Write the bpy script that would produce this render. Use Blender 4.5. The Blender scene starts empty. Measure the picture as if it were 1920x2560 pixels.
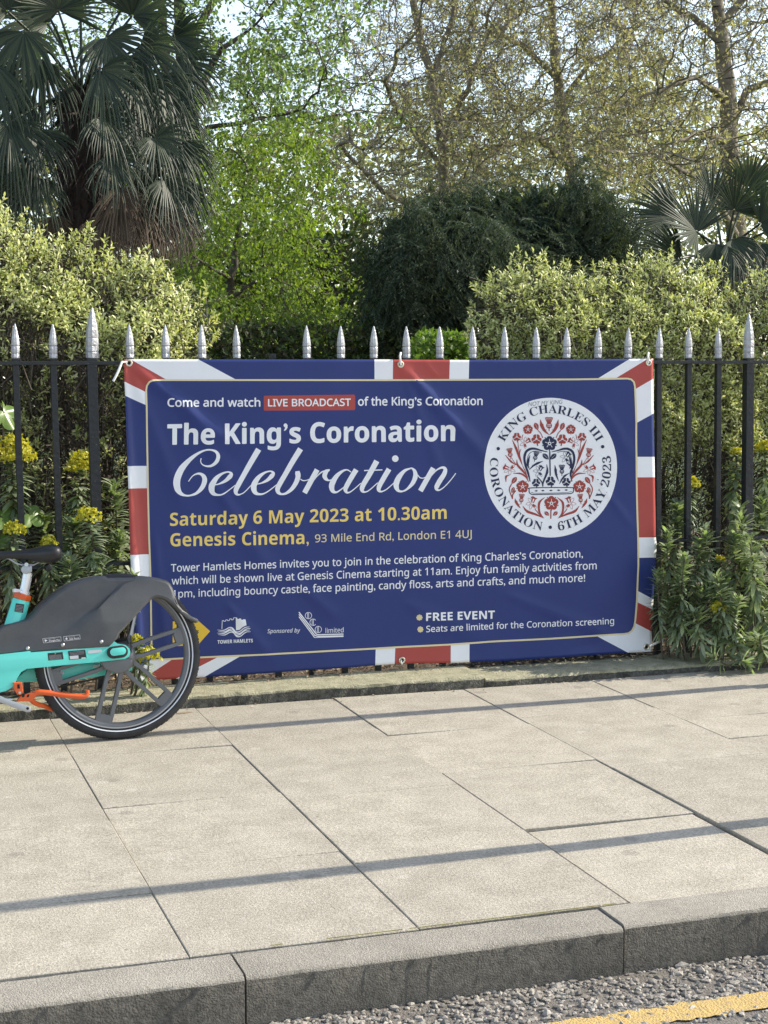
import bpy, bmesh, math, random
import numpy as np
from mathutils import Vector, Matrix, geometry, noise as mnoise
R = math.radians
rng = np.random.default_rng(7)
random.seed(7)
scn = bpy.context.scene
COL = scn.collection

# ------------------------------------------------------------------ camera, sky, sun, exposure
FPX, YAW, PITCH, CAMH = 4000.0, R(18.8), math.atan((1280 - 892) / 4000.0), 1.5
cd = bpy.data.cameras.new("camera"); cam = bpy.data.objects.new("camera", cd); COL.objects.link(cam)
cd.sensor_fit = 'HORIZONTAL'; cd.sensor_width = 36.0; cd.lens = 36.0 * FPX / 1920.0
cd.clip_start = 0.05; cd.clip_end = 3000
cam.location = (0, 0, CAMH); cam.rotation_euler = (math.pi / 2 - PITCH, 0, -YAW)
scn.camera = cam

SUN_EL, SUN_AZ = R(34), R(0.8)            # azimuth measured from +X towards +Y (behind the fence)
w = bpy.data.worlds.new("World"); scn.world = w; w.use_nodes = True
nt = w.node_tree; bg = nt.nodes["Background"]
sky = nt.nodes.new("ShaderNodeTexSky"); sky.sky_type = 'NISHITA'; sky.sun_disc = False
sky.sun_elevation = SUN_EL; sky.sun_rotation = R(90) - SUN_AZ
sky.air_density = 1.0; sky.dust_density = 0.8; sky.ozone_density = 1.0
hs_ = nt.nodes.new("ShaderNodeHueSaturation"); hs_.inputs["Saturation"].default_value = .72
nt.links.new(sky.outputs[0], hs_.inputs["Color"]); nt.links.new(hs_.outputs[0], bg.inputs[0]); bg.inputs[1].default_value = 0.15
sl = bpy.data.lights.new("sun", 'SUN'); sun = bpy.data.objects.new("sun", sl); COL.objects.link(sun)
sl.energy = 3.7; sl.angle = R(0.45); sl.color = (1.0, 0.925, 0.79)
sdir = Vector((math.cos(SUN_EL) * math.cos(SUN_AZ), math.cos(SUN_EL) * math.sin(SUN_AZ), math.sin(SUN_EL)))
sun.rotation_euler = sdir.to_track_quat('Z', 'Y').to_euler(); sun.location = (20, 6, 18)
scn.view_settings.view_transform = 'Standard'; scn.view_settings.look = 'None'
scn.view_settings.gamma = 1; scn.view_settings.use_curve_mapping = False
scn.view_settings.exposure = 0.95
scn.cycles.max_bounces = 8; scn.cycles.transparent_max_bounces = 8

# ------------------------------------------------------------------ helpers
_F = np.array([math.sin(YAW) * math.cos(PITCH), math.cos(YAW) * math.cos(PITCH), -math.sin(PITCH)])
_RT = np.array([math.cos(YAW), -math.sin(YAW), 0.0]); _UP = np.cross(_RT, _F)
_O = np.array([0, 0, CAMH])
def ray(x, y): return _F * FPX + _RT * (x - 960) - _UP * (y - 1280)
def at(x, y, Y):                          # where the line of sight of a photo pixel meets the upright plane at depth Y
    d = ray(x, y); return _O + d * (Y / d[1])
def ground(x, y, z=0.0):
    d = ray(x, y); return _O + d * ((z - CAMH) / d[2])

def tag(o, label=None, cat=None, group=None, kind=None):
    if label: o["label"] = label
    if cat: o["category"] = cat
    if group: o["group"] = group
    if kind: o["kind"] = kind
    return o
def wmat(o):
    m = Matrix.Identity(4)
    while o is not None:
        m = o.matrix_basis @ m; o = o.parent
    return m
def empty(name, loc=(0, 0, 0), rot=(0, 0, 0)):
    o = bpy.data.objects.new(name, None); COL.objects.link(o)
    o.location = loc; o.rotation_euler = rot; o.empty_display_size = 0.1
    return o
def link_mesh(name, me, mats, parent):
    for m in (mats if isinstance(mats, (list, tuple)) else [mats]): me.materials.append(m)
    o = bpy.data.objects.new(name, me); COL.objects.link(o)
    if parent is not None: o.parent = parent
    return o
def tris(name, V, T, mats, parent=None, mi=None, smooth=False):
    """numpy vertices/triangles in world space -> one mesh object"""
    V = np.asarray(V, float); T = np.asarray(T, np.int32)
    if parent is not None:
        M = np.array(wmat(parent).inverted()); V = V @ M[:3, :3].T + M[:3, 3]
    me = bpy.data.meshes.new(name)
    me.vertices.add(len(V)); me.vertices.foreach_set("co", V.astype(np.float32).ravel())
    k = T.shape[1]
    me.loops.add(T.size); me.loops.foreach_set("vertex_index", T.ravel())
    me.polygons.add(len(T)); me.polygons.foreach_set("loop_start", np.arange(0, T.size, k, dtype=np.int32))
    me.polygons.foreach_set("loop_total", np.full(len(T), k, np.int32))
    if mi is not None: me.polygons.foreach_set("material_index", np.asarray(mi, np.int32))
    me.polygons.foreach_set("use_smooth", np.full(len(T), smooth))
    me.update(); me.validate()
    return link_mesh(name, me, mats, parent)

class MB:
    """collects shapes; build() links them as ONE mesh object"""
    def __init__(s): s.v = []; s.f = []; s.m = []
    def add(s, vs, fs, mi=0):
        b = len(s.v); s.v += [tuple(map(float, p)) for p in vs]
        s.f += [tuple(i + b for i in f) for f in fs]; s.m += [mi] * len(fs)
    def box(s, a, b, mi=0):
        (x0, y0, z0), (x1, y1, z1) = a, b
        s.add([(x0, y0, z0), (x1, y0, z0), (x1, y1, z0), (x0, y1, z0), (x0, y0, z1), (x1, y0, z1), (x1, y1, z1), (x0, y1, z1)],
              [(0, 3, 2, 1), (4, 5, 6, 7), (0, 1, 5, 4), (1, 2, 6, 5), (2, 3, 7, 6), (3, 0, 4, 7)], mi)
    def tube(s, pts, rad, seg=8, mi=0, caps=True, flat=None):
        pts = [Vector(p) for p in pts]; n = len(pts)
        rad = [rad] * n if not hasattr(rad, '__len__') else rad
        vs = []; prev = None
        for i in range(n):
            t = (pts[min(i + 1, n - 1)] - pts[max(i - 1, 0)]).normalized()
            if prev is None:
                ref = Vector((0, 0, 1)) if abs(t.z) < .9 else Vector((0, 1, 0))
                a = t.cross(ref).normalized()
            else:
                a = (prev - t * prev.dot(t)).normalized()
            prev = a; b = t.cross(a)
            for k in range(seg):
                an = 2 * math.pi * k / seg
                o = a * math.cos(an) * rad[i] + b * math.sin(an) * rad[i]
                if flat: o = Vector((o.x * flat[0], o.y * flat[1], o.z * flat[2]))
                vs.append(pts[i] + o)
        fs = [(i * seg + k, i * seg + (k + 1) % seg, (i + 1) * seg + (k + 1) % seg, (i + 1) * seg + k) for i in range(n - 1) for k in range(seg)]
        if caps: fs += [tuple(reversed(range(seg))), tuple(range((n - 1) * seg, n * seg))]
        s.add(vs, fs, mi)
    def lathe(s, prof, c, axis='z', seg=24, mi=0, close=False):
        vs = []
        for r, h in prof:
            for k in range(seg):
                a = 2 * math.pi * k / seg; p = (r * math.cos(a), r * math.sin(a), h)
                if axis == 'y': p = (p[0], h, p[1])
                if axis == 'x': p = (h, p[0], p[1])
                vs.append((c[0] + p[0], c[1] + p[1], c[2] + p[2]))
        n = len(prof); rg = range(n if close else n - 1)
        fs = [(i * seg + k, i * seg + (k + 1) % seg, ((i + 1) % n) * seg + (k + 1) % seg, ((i + 1) % n) * seg + k) for i in rg for k in range(seg)]
        s.add(vs, fs, mi)
    def prism(s, poly, fn, d0, d1, mi=0):
        """2D outline poly, fn(p, depth) -> world point"""
        n = len(poly)
        tri = geometry.tessellate_polygon([[Vector((p[0], p[1], 0)) for p in poly]])
        vs = [fn(p, d0) for p in poly] + [fn(p, d1) for p in poly]
        fs = [tuple(t) for t in tri] + [tuple(n + i for i in reversed(t)) for t in tri]
        fs += [(i, (i + 1) % n, n + (i + 1) % n, n + i) for i in range(n)]
        s.add(vs, fs, mi)
    def build(s, name, mats, parent=None, smooth=False, bevel=0, weld=True, segs=2, auto=40):
        vs = s.v
        if parent is not None:
            M = wmat(parent).inverted(); vs = [M @ Vector(v) for v in vs]
        me = bpy.data.meshes.new(name); me.from_pydata([tuple(v) for v in vs], [], s.f)
        me.polygons.foreach_set("material_index", s.m)
        bm = bmesh.new(); bm.from_mesh(me)
        if weld: bmesh.ops.remove_doubles(bm, verts=bm.verts, dist=1e-6)
        bmesh.ops.recalc_face_normals(bm, faces=bm.faces)
        if bevel:
            es = [e for e in bm.edges if len(e.link_faces) == 2 and e.calc_face_angle(0) > R(28)]
            bmesh.ops.bevel(bm, geom=es, offset=bevel, segments=segs, affect='EDGES', profile=.6, clamp_overlap=True)
        if smooth:
            for e in bm.edges:
                if len(e.link_faces) == 2: e.smooth = e.calc_face_angle(0) < R(auto)
            for f in bm.faces: f.smooth = True
        bm.to_mesh(me); bm.free(); me.update()
        return link_mesh(name, me, mats, parent)

def copy_tree(o, parent=None):
    c = o.copy(); COL.objects.link(c); c.parent = parent
    for ch in list(o.children): copy_tree(ch, c)
    return c

# ------------------------------------------------------------------ materials
def mk(name, col, rough=.6, var=0.0, vscale=8.0, bump=0.0, bscale=60.0, metal=0.0, spec=.5, col2=None, island=0.0, transl=None, detail=6, coat=0, stretch=None, v2=None):
    m = bpy.data.materials.new(name); m.use_nodes = True; t = m.node_tree; N = t.nodes; L = t.links
    p = N["Principled BSDF"]
    p.inputs["Base Color"].default_value = (*col, 1); p.inputs["Roughness"].default_value = rough
    p.inputs["Metallic"].default_value = metal; p.inputs["Specular IOR Level"].default_value = spec
    if coat: p.inputs["Coat Weight"].default_value = coat
    tc = N.new("ShaderNodeTexCoord"); out = tc.outputs["Object"]
    if stretch:
        mp = N.new("ShaderNodeMapping"); mp.inputs["Scale"].default_value = stretch; L.new(out, mp.inputs[0]); out = mp.outputs[0]
    csock = None
    if var or col2:
        n = N.new("ShaderNodeTexNoise"); n.inputs["Scale"].default_value = vscale; n.inputs["Detail"].default_value = detail
        n.inputs["Roughness"].default_value = .65; L.new(out, n.inputs["Vector"])
        r = N.new("ShaderNodeValToRGB"); L.new(n.outputs["Fac"], r.inputs[0])
        c2 = col2 if col2 else tuple(c * (1 - var) for c in col)
        r.color_ramp.elements[0].position = .36; r.color_ramp.elements[1].position = .64
        r.color_ramp.elements[0].color = (*c2, 1); r.color_ramp.elements[1].color = (*(col if col2 else tuple(min(1, c * (1 + var * .6)) for c in col)), 1)
        csock = r.outputs[0]
        if v2:
            n2 = N.new("ShaderNodeTexNoise"); n2.inputs["Scale"].default_value = v2[0]; n2.inputs["Detail"].default_value = 3; L.new(out, n2.inputs["Vector"])
            mr2 = N.new("ShaderNodeMapRange"); mr2.inputs[1].default_value = .3; mr2.inputs[2].default_value = .7
            mr2.inputs[3].default_value = 1 - v2[1]; mr2.inputs[4].default_value = 1 + v2[1]; L.new(n2.outputs["Fac"], mr2.inputs[0])
            mx = N.new("ShaderNodeVectorMath"); mx.operation = 'SCALE'; L.new(csock, mx.inputs[0]); L.new(mr2.outputs[0], mx.inputs["Scale"]); csock = mx.outputs[0]
    if island:
        g = N.new("ShaderNodeNewGeometry"); mr = N.new("ShaderNodeMapRange")
        mr.inputs[3].default_value = 1 - island; mr.inputs[4].default_value = 1 + island; L.new(g.outputs["Random Per Island"], mr.inputs[0])
        mx = N.new("ShaderNodeVectorMath"); mx.operation = 'SCALE'
        if csock: L.new(csock, mx.inputs[0])
        else: mx.inputs[0].default_value = col
        L.new(mr.outputs[0], mx.inputs["Scale"]); csock = mx.outputs[0]
    if csock: L.new(csock, p.inputs["Base Color"])
    if bump:
        n = N.new("ShaderNodeTexNoise"); n.inputs["Scale"].default_value = bscale; n.inputs["Detail"].default_value = 5; L.new(out, n.inputs["Vector"])
        b = N.new("ShaderNodeBump"); b.inputs["Strength"].default_value = bump; b.inputs["Distance"].default_value = .01
        L.new(n.outputs["Fac"], b.inputs["Height"]); L.new(b.outputs[0], p.inputs["Normal"])
    if transl: pass
    return m

def leafmat(name, cols, transl=.35, tcol=None, rough=.45, spec=.4):
    """leaf colour picked per leaf (random per island) from a list; part of the light passes through"""
    m = bpy.data.materials.new(name); m.use_nodes = True; t = m.node_tree; N = t.nodes; L = t.links
    p = N["Principled BSDF"]; p.inputs["Roughness"].default_value = rough; p.inputs["Specular IOR Level"].default_value = spec
    g = N.new("ShaderNodeNewGeometry"); r = N.new("ShaderNodeValToRGB"); L.new(g.outputs["Random Per Island"], r.inputs[0])
    e = r.color_ramp.elements
    for i, c in enumerate(cols):
        q = i / max(1, len(cols) - 1)
        el = e[i] if i < 2 else e.new(q)
        el.position = q; el.color = (*c, 1)
    e = r.color_ramp.elements
    for i, c in enumerate(cols):
        e[i].position = i / max(1, len(cols) - 1); e[i].color = (*c, 1)
    L.new(r.outputs[0], p.inputs["Base Color"])
    if transl:
        tr = N.new("ShaderNodeBsdfTranslucent"); mx = N.new("ShaderNodeMixShader"); mx.inputs[0].default_value = transl
        sc = N.new("ShaderNodeMixRGB"); sc.blend_type = 'MULTIPLY'; sc.inputs[0].default_value = 1; sc.inputs[2].default_value = (*(tcol or (1.5, 1.6, .7)), 1)
        L.new(r.outputs[0], sc.inputs[1]); L.new(sc.outputs[0], tr.inputs[0])
        L.new(p.outputs[0], mx.inputs[1]); L.new(tr.outputs[0], mx.inputs[2]); L.new(mx.outputs[0], N["Material Output"].inputs[0])
    return m

def slabmat():
    m = mk("york_stone_paving", (.41, .37, .30), .85, col2=(.325, .292, .232), vscale=7, bump=.45, bscale=200, island=.10, v2=(110, .26))
    t = m.node_tree; N = t.nodes; L = t.links; p = N["Principled BSDF"]; src = p.inputs["Base Color"].links[0].from_socket
    tc = [n for n in N if n.type == 'TEX_COORD'][0]
    for scale, rad, prob, colr, fac in ((3.1, .062, .52, (.52, .48, .41), .38), (2.1, .06, .55, (.17, .155, .13), .4), (9, .055, .78, (.19, .16, .12), .5), (23, .12, .7, (.50, .46, .40), .4)):
        v = N.new("ShaderNodeTexVoronoi"); v.voronoi_dimensions = '2D'; v.inputs["Scale"].default_value = scale; L.new(tc.outputs["Object"], v.inputs["Vector"])
        nz = N.new("ShaderNodeTexNoise"); nz.inputs["Scale"].default_value = 30; L.new(tc.outputs["Object"], nz.inputs["Vector"])
        ad = N.new("ShaderNodeMath"); ad.operation = 'MULTIPLY_ADD'; ad.inputs[1].default_value = rad * 1.1; L.new(nz.outputs["Fac"], ad.inputs[0]); L.new(v.outputs["Distance"], ad.inputs[2])
        lt = N.new("ShaderNodeMapRange"); lt.inputs[1].default_value = rad * 1.5; lt.inputs[2].default_value = rad * 1.3; lt.inputs[3].default_value = 0; lt.inputs[4].default_value = fac; L.new(ad.outputs[0], lt.inputs[0])
        sp = N.new("ShaderNodeSeparateColor"); L.new(v.outputs["Color"], sp.inputs[0])
        gt = N.new("ShaderNodeMath"); gt.operation = 'GREATER_THAN'; gt.inputs[1].default_value = prob; L.new(sp.outputs[0], gt.inputs[0])
        mu = N.new("ShaderNodeMath"); mu.operation = 'MULTIPLY'; L.new(lt.outputs[0], mu.inputs[0]); L.new(gt.outputs[0], mu.inputs[1])
        mx = N.new("ShaderNodeMixRGB"); mx.inputs[2].default_value = (*colr, 1); L.new(mu.outputs[0], mx.inputs[0]); L.new(src, mx.inputs[1]); src = mx.outputs[0]
    L.new(src, p.inputs["Base Color"]); return m

M = {}
M['slab'] = slabmat()
M['kerbface'] = mk("dark_kerb_face", (.16, .146, .12), .9, col2=(.085, .077, .063), vscale=70, bump=.8, bscale=200, v2=(5, .2), detail=4)  # front face coloured darker than the kerb top
M['edgeface'] = mk("dark_edging_face", (.12, .115, .095), .95, col2=(.045, .043, .034), vscale=50, bump=.9, bscale=120, v2=(9, .35))  # front face coloured darker than the top of the edging
M['kerb'] = mk("granite_kerb", (.37, .335, .28), .85, col2=(.26, .235, .195), vscale=120, bump=.7, bscale=260, island=.08, v2=(6, .14), detail=3)
M['plinth'] = mk("mossy_stone_edging", (.40, .365, .245), .9, col2=(.25, .24, .15), vscale=18, bump=.7, bscale=120, v2=(140, .2))
M['soil'] = mk("dry_soil", (.17, .125, .085), .95, col2=(.07, .05, .035), vscale=25, bump=1, bscale=90)
M['joint'] = mk("dark_joint_dirt", (.05, .045, .035), .95, var=.4, vscale=30)
M['moss'] = mk("moss_seam", (.19, .18, .05), .95, col2=(.1, .09, .04), vscale=60, bump=.6)
M['road'] = mk("worn_asphalt", (.21, .188, .16), .9, col2=(.12, .107, .092), vscale=60, bump=.8, bscale=160)
M['chip'] = mk("grey_stone_chippings", (.27, .245, .21), .75, island=.45, bump=.3, bscale=300)
M['yellow'] = mk("worn_yellow_road_paint", (.56, .38, .11), .75, col2=(.42, .30, .13), vscale=40, bump=.7, bscale=150)
M['grass'] = mk("park_lawn", (.06, .10, .025), .9, col2=(.035, .06, .015), vscale=6, bump=.6, bscale=40)
M['black'] = mk("black_gloss_paint", (.014, .016, .019), .45, col2=(.085, .075, .065), vscale=38, bump=.4, bscale=45)
_e = [n for n in M['black'].node_tree.nodes if n.type == 'VALTORGB'][0].color_ramp.elements; _e[0].position, _e[1].position = .30, .35
M['silver'] = mk("silver_spike_paint", (.50, .50, .51), .42, col2=(.36, .36, .37), vscale=45, bump=.55, bscale=75, metal=.35)
M['navy'] = mk("navy_vinyl", (.021, .038, .168), .42, var=.05, vscale=3, spec=.35)
M['red'] = mk("red_vinyl", (.40, .065, .055), .42, var=.04, vscale=4, spec=.35)
M['white'] = mk("white_vinyl", (.82, .825, .85), .45, var=.03, vscale=4, spec=.35)
M['gold'] = mk("gold_print", (.82, .61, .17), .45, spec=.3)
M['cream'] = mk("pale_gold_print", (.72, .62, .38), .45, spec=.3)
M['ink'] = mk("navy_ink", (.018, .025, .07), .5, spec=.3)
M['brick'] = mk("emblem_red_ink", (.33, .055, .045), .5, spec=.3)
M['pencil'] = mk("grey_pen", (.30, .31, .34), .6)
M['amber'] = mk("yellow_print", (.80, .52, .05), .45, spec=.3)
M['brass'] = mk("nickel_eyelet", (.72, .66, .52), .3, metal=.9)
M['hole'] = mk("eyelet_shadow", (.01, .01, .01), .9)
M['tie'] = mk("white_nylon", (.78, .77, .74), .5)
BK = {}
BK['teal'] = mk("turquoise_frame_paint", (.13, .70, .60), .32, var=.03, spec=.5, coat=.25)
BK['tealin'] = BK['teal']
BK['dark'] = mk("charcoal_moulded_plastic", (.068, .070, .074), .55, col2=(.098, .097, .095), vscale=6, bump=.08, bscale=300)
BK['tyre'] = mk("black_tyre_rubber", (.028, .028, .030), .75, var=.3, vscale=30)
BK['rim'] = mk("dark_grey_cast_alloy", (.15, .153, .16), .42, metal=.4, var=.1)
BK['reflect'] = mk("reflective_strip", (.72, .73, .75), .35)
BK['orange'] = mk("orange_powder_coat", (.68, .105, .018), .42, var=.06, vscale=20)
BK['alu'] = mk("brushed_aluminium", (.42, .43, .45), .4, metal=.6)
BK['post'] = mk("silver_seat_post", (.74, .74, .75), .26, metal=.55)
BK['saddle'] = mk("black_saddle_vinyl", (.016, .016, .018), .42, bump=.1, bscale=400)
BK['label'] = mk("black_sticker", (.02, .022, .025), .4)
BK['labelw'] = mk("white_sticker", (.72, .70, .70), .5)
BK['print'] = mk("white_sticker_print", (.55, .56, .56), .5)
BK['steel'] = mk("galvanised_bolt", (.55, .55, .54), .35, metal=.9)
BK['chain'] = mk("oily_chain", (.07, .065, .06), .5, metal=.6)
M['bark'] = mk("grey_brown_bark", (.11, .09, .068), .9, col2=(.055, .043, .033), vscale=12, bump=.8, bscale=30, stretch=(1, 1, .3))
M['planebark'] = mk("mottled_plane_bark", (.25, .215, .155), .85, col2=(.11, .092, .066), vscale=5, bump=.5, bscale=20)
M['twig'] = mk("dark_twig", (.055, .04, .03), .9)
M['stem'] = mk("grey_stem", (.14, .115, .085), .9, col2=(.06, .048, .036), vscale=15, bump=.5)
M['fibre'] = mk("palm_fibre", (.062, .042, .036), .95, col2=(.02, .014, .011), vscale=25, bump=1, bscale=60, stretch=(1, 1, .25))
M['l_hedge'] = leafmat("variegated_leaf", [(.20, .25, .08), (.46, .50, .19), (.68, .68, .34), (.55, .60, .24), (.80, .78, .48)], .32, (1.1, 1.15, .55))
M['l_inner'] = leafmat("shaded_shrub_leaf", [(.02, .027, .013), (.04, .05, .024), (.075, .088, .045)], .15, rough=.3, spec=.5)  # leaf colour darkened to paint the shade inside the shrubs
M['l_lime'] = leafmat("fresh_lime_leaf", [(.08, .135, .028), (.135, .205, .042), (.20, .275, .06), (.10, .16, .034)], .5, (1.5, 1.5, .5))
M['l_lime2'] = leafmat("fresh_green_leaf", [(.085, .14, .05), (.14, .205, .07), (.21, .275, .10)], .5, (1.4, 1.5, .7))
M['l_plane'] = leafmat("bronze_young_leaf", [(.23, .20, .12), (.33, .31, .16), (.42, .42, .20), (.28, .255, .15), (.58, .55, .34)], .48, (1.2, 1.2, .75))
M['l_yew'] = leafmat("yew_needles", [(.034, .052, .038), (.058, .08, .056), (.11, .135, .085)], .22, rough=.7, spec=.12)
M['l_box'] = leafmat("clipped_hedge_leaf", [(.03, .05, .015), (.055, .09, .02), (.06, .045, .028), (.10, .15, .03)], .3)
M['l_boxg'] = leafmat("sunny_hedge_leaf", [(.07, .13, .02), (.13, .21, .03), (.18, .26, .04)], .4)  # leaf colour brightened to paint sunlight on the hedge end
M['l_palm'] = leafmat("palm_blade", [(.018, .031, .019), (.028, .044, .025), (.062, .080, .044), (.036, .052, .030)], .2, (1.3, 1.5, .6), rough=.5, spec=.3)
M['l_dead'] = leafmat("dead_palm_blade", [(.05, .034, .022), (.10, .07, .045), (.16, .12, .08)], .15, (1, .9, .6), rough=.7)
M['l_euph'] = leafmat("spurge_leaf", [(.12, .155, .095), (.24, .285, .18), (.44, .48, .34), (.32, .42, .17)], .36, (1.2, 1.4, .6))
M['l_flower'] = leafmat("yellow_spurge_bract", [(.42, .43, .05), (.60, .56, .07), (.70, .63, .09)], .35, (1.1, 1.1, .4))
M['l_fatsia'] = leafmat("glossy_broad_leaf", [(.14, .24, .05), (.2, .31, .08)], .4, (1.3, 1.5, .5), rough=.28)
M['l_far'] = leafmat("distant_foliage", [(.13, .135, .07), (.21, .21, .11), (.28, .28, .15), (.18, .165, .11)], .45)  # leaf colours lightened to stand in for haze over the far wood
M['l_litter'] = leafmat("dry_leaf_litter", [(.22, .16, .10), (.40, .31, .21), (.14, .10, .06), (.55, .47, .36)], .1, (1, 1, 1), rough=.8)

# ------------------------------------------------------------------ setting: road, kerb, pavement, edging, garden
def jitter_box(mb, a, b, n, amp, mi=0, skip_bottom=True):
    """box split along its length, corners chipped by noise"""
    x0, y0, z0 = a; x1, y1, z1 = b
    vs, fs = [], []
    prof = [(y0, z0), (y0, z1 - .012), (y0 + .004, z1 - .004), (y0 + .014, z1), ((y0 + y1) / 2, z1), (y1 - .004, z1), (y1, z1 - .006), (y1, z0)]
    k = len(prof)
    for i in range(n + 1):
        x = x0 + (x1 - x0) * i / n
        for j, (y, z) in enumerate(prof):
            s = amp * (2.2 if j in (1, 2, 3) else 1 if 0 < j < 7 else .3)
            q = Vector((x * 9, y * 9 + j * 1.7, z * 9)); q2 = Vector((x * 45, j * 2.3, 4))
            vs.append((x, y + s * (mnoise.noise(q) * .6 + mnoise.noise(q2) * .5), z + s * .6 * (mnoise.noise(q + Vector((7, 3, 1))) * .6 + mnoise.noise(q2 + Vector((5, 5, 5))) * .5)))
    for i in range(n):
        for j in range(1, k - 1): fs.append((i * k + j, (i + 1) * k + j, (i + 1) * k + j + 1, i * k + j + 1))
    fs.append(tuple(range(k))[::-1]); fs.append(tuple(n * k + j for j in range(k)))
    mb.add(vs, fs, mi)
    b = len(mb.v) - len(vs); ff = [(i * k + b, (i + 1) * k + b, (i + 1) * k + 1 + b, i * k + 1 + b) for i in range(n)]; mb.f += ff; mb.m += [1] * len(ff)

def sheet(name, x0, y0, x1, y1, z, mat, nx=1, ny=1, bumpy=0):
    mb = MB(); vs = []
    for j in range(ny + 1):
        for i in range(nx + 1):
            x = x0 + (x1 - x0) * i / nx; y = y0 + (y1 - y0) * j / ny
            vs.append((x, y, z + (bumpy * mnoise.noise(Vector((x * 6, y * 6, 0))) if bumpy else 0)))
    mb.add(vs, [(j * (nx + 1) + i, j * (nx + 1) + i + 1, (j + 1) * (nx + 1) + i + 1, (j + 1) * (nx + 1) + i) for j in range(ny) for i in range(nx)])
    return tag(mb.build(name, mat, smooth=True), kind='structure')

sheet('road', -60, -12, 60, 3.72, -.131, M['road'])
YKF, YKB, YPF, YPB = 3.68, 3.838, 6.65, 6.93
kj = [ground(1526, 2292)[0] - 0.0, ground(598, 2414)[0]]
kx = sorted([kj[1] - .915 * i for i in range(0, 9)] + [kj[0] + .915 * i for i in range(0, 9)])
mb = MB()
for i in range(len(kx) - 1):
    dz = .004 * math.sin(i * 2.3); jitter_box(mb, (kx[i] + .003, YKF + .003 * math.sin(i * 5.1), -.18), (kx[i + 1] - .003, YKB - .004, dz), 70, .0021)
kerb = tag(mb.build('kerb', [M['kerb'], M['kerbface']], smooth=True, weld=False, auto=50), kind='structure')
tag(sheet('kerb_bed', -8, YKF + .02, 14, YKB, -.04, M['joint']), kind='structure')

# paving: columns of slabs with staggered cross joints (joint positions measured on the ground)
xs = [.7925 - .617 * i for i in range(14, 0, -1)] + [.7925, 1.4077, 2.026, 2.645, 3.282] + [3.282 + .619 * i for i in range(1, 18)]
def gy(*p): return float(np.mean([ground(*q)[1] for q in p]))
rows = {.7925: [gy((191, 1897), (573, 1859)), gy((260, 2024), (694, 1976.6)), gy((353, 2182), (842, 2125))],
        1.4077: [gy((960, 1818.6), (1298, 1795.5)), gy((723, 2001), (960, 1976.6)), gy((882, 2157), (1359, 2111))],
        2.026: [gy((1330, 1811.7), (1663, 1781)), gy((1108, 1931.5), (1475, 1899.6)), gy((1310, 2071.5), (1735, 2030))],
        2.645: [gy((1538.7, 1920), (1909, 1882)) + .85, gy((1538.7, 1920), (1909, 1882)), gy((1799, 2056), (1920, 2044))],
        xs[13]: [gy((0, 1939), (199, 1923)), gy((0, 2079), (139, 2065.7)), 4.35]}
mb = MB(); moss = MB()
for i in range(len(xs) - 1):
    x0, x1 = xs[i], xs[i + 1]
    key = [k for k in rows if abs(k - x0) < .01]
    ys = sorted(rows[key[0]]) if key else sorted([4.45 + .25 * math.sin(i * 1.7), 5.25 + .2 * math.sin(i * 2.9), 5.98 + .2 * math.sin(i * 4.1)])
    ys = [YKB + .006] + ys + [YPF - .002]
    for j in range(len(ys) - 1):
        y0, y1 = ys[j], ys[j + 1]
        if y1 - y0 < .02: continue
        g = .0006 + .0008 * abs(math.sin(i * 2.7 + j * 1.9)); dz = .0016 * math.sin(i * 3.1 + j * 5.3); tx = .0011 * math.sin(i * 1.3 + j * 2.9)
        gl, gr, gf, gb = g, g, g, g
        if abs(x0 - 2.026) < .01 and j == 0: gl, gb, gf, gr = .013, .006, .005, .012; dz -= .007
        if abs(x0 - 1.4077) < .01 and j == 0: gr = .005
        a, b, c, d = x0 + gl, x1 - gr, y0 + gf, y1 - gb
        e = .0022
        def zz(u, v): return dz + tx * (u - .5) * 4
        top = [(a + e, c + e, zz(0, 0)), (b - e, c + e, zz(1, 0)), (b - e, d - e, zz(1, 1)), (a + e, d - e, zz(0, 1))]
        rim = [(a, c, zz(0, 0) - .0022), (b, c, zz(1, 0) - .0022), (b, d, zz(1, 1) - .0022), (a, d, zz(0, 1) - .0022)]
        bot = [(p[0], p[1], -.06) for p in rim]
        mb.add(top + rim + bot, [(0, 1, 2, 3)] + [(4 + q, 4 + (q + 1) % 4, (q + 1) % 4, q) for q in range(4)] + [(8 + q, 8 + (q + 1) % 4, 4 + (q + 1) % 4, 4 + q) for q in range(4)])
tag(mb.build('pavement', M['slab'], weld=False), kind='structure')
sheet('pavement_bed', -8, YKB - .01, 14, YPF, -.018, M['joint'])
# moss seam along the kerb
mb = MB(); X = np.linspace(1.0, 1.98, 320)
for k in range(len(X) - 1):
    nz_ = mnoise.noise(Vector((X[k] * 5, 3, 0))) + .6 * mnoise.noise(Vector((X[k] * 23, 1, 0)))
    if nz_ < -.18: continue
    wdt = .0005 + .006 * max(0, nz_) + .002 * random.random()
    mb.add([(X[k], YKB - wdt, .0045), (X[k + 1], YKB - wdt, .0045), (X[k + 1], YKB + .006, .0045), (X[k], YKB + .006, .0045)], [(0, 1, 2, 3)])
tag(mb.build('moss', M['moss']), 'thin line of yellow green moss in the joint behind the kerb', 'moss', kind='stuff')

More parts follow.
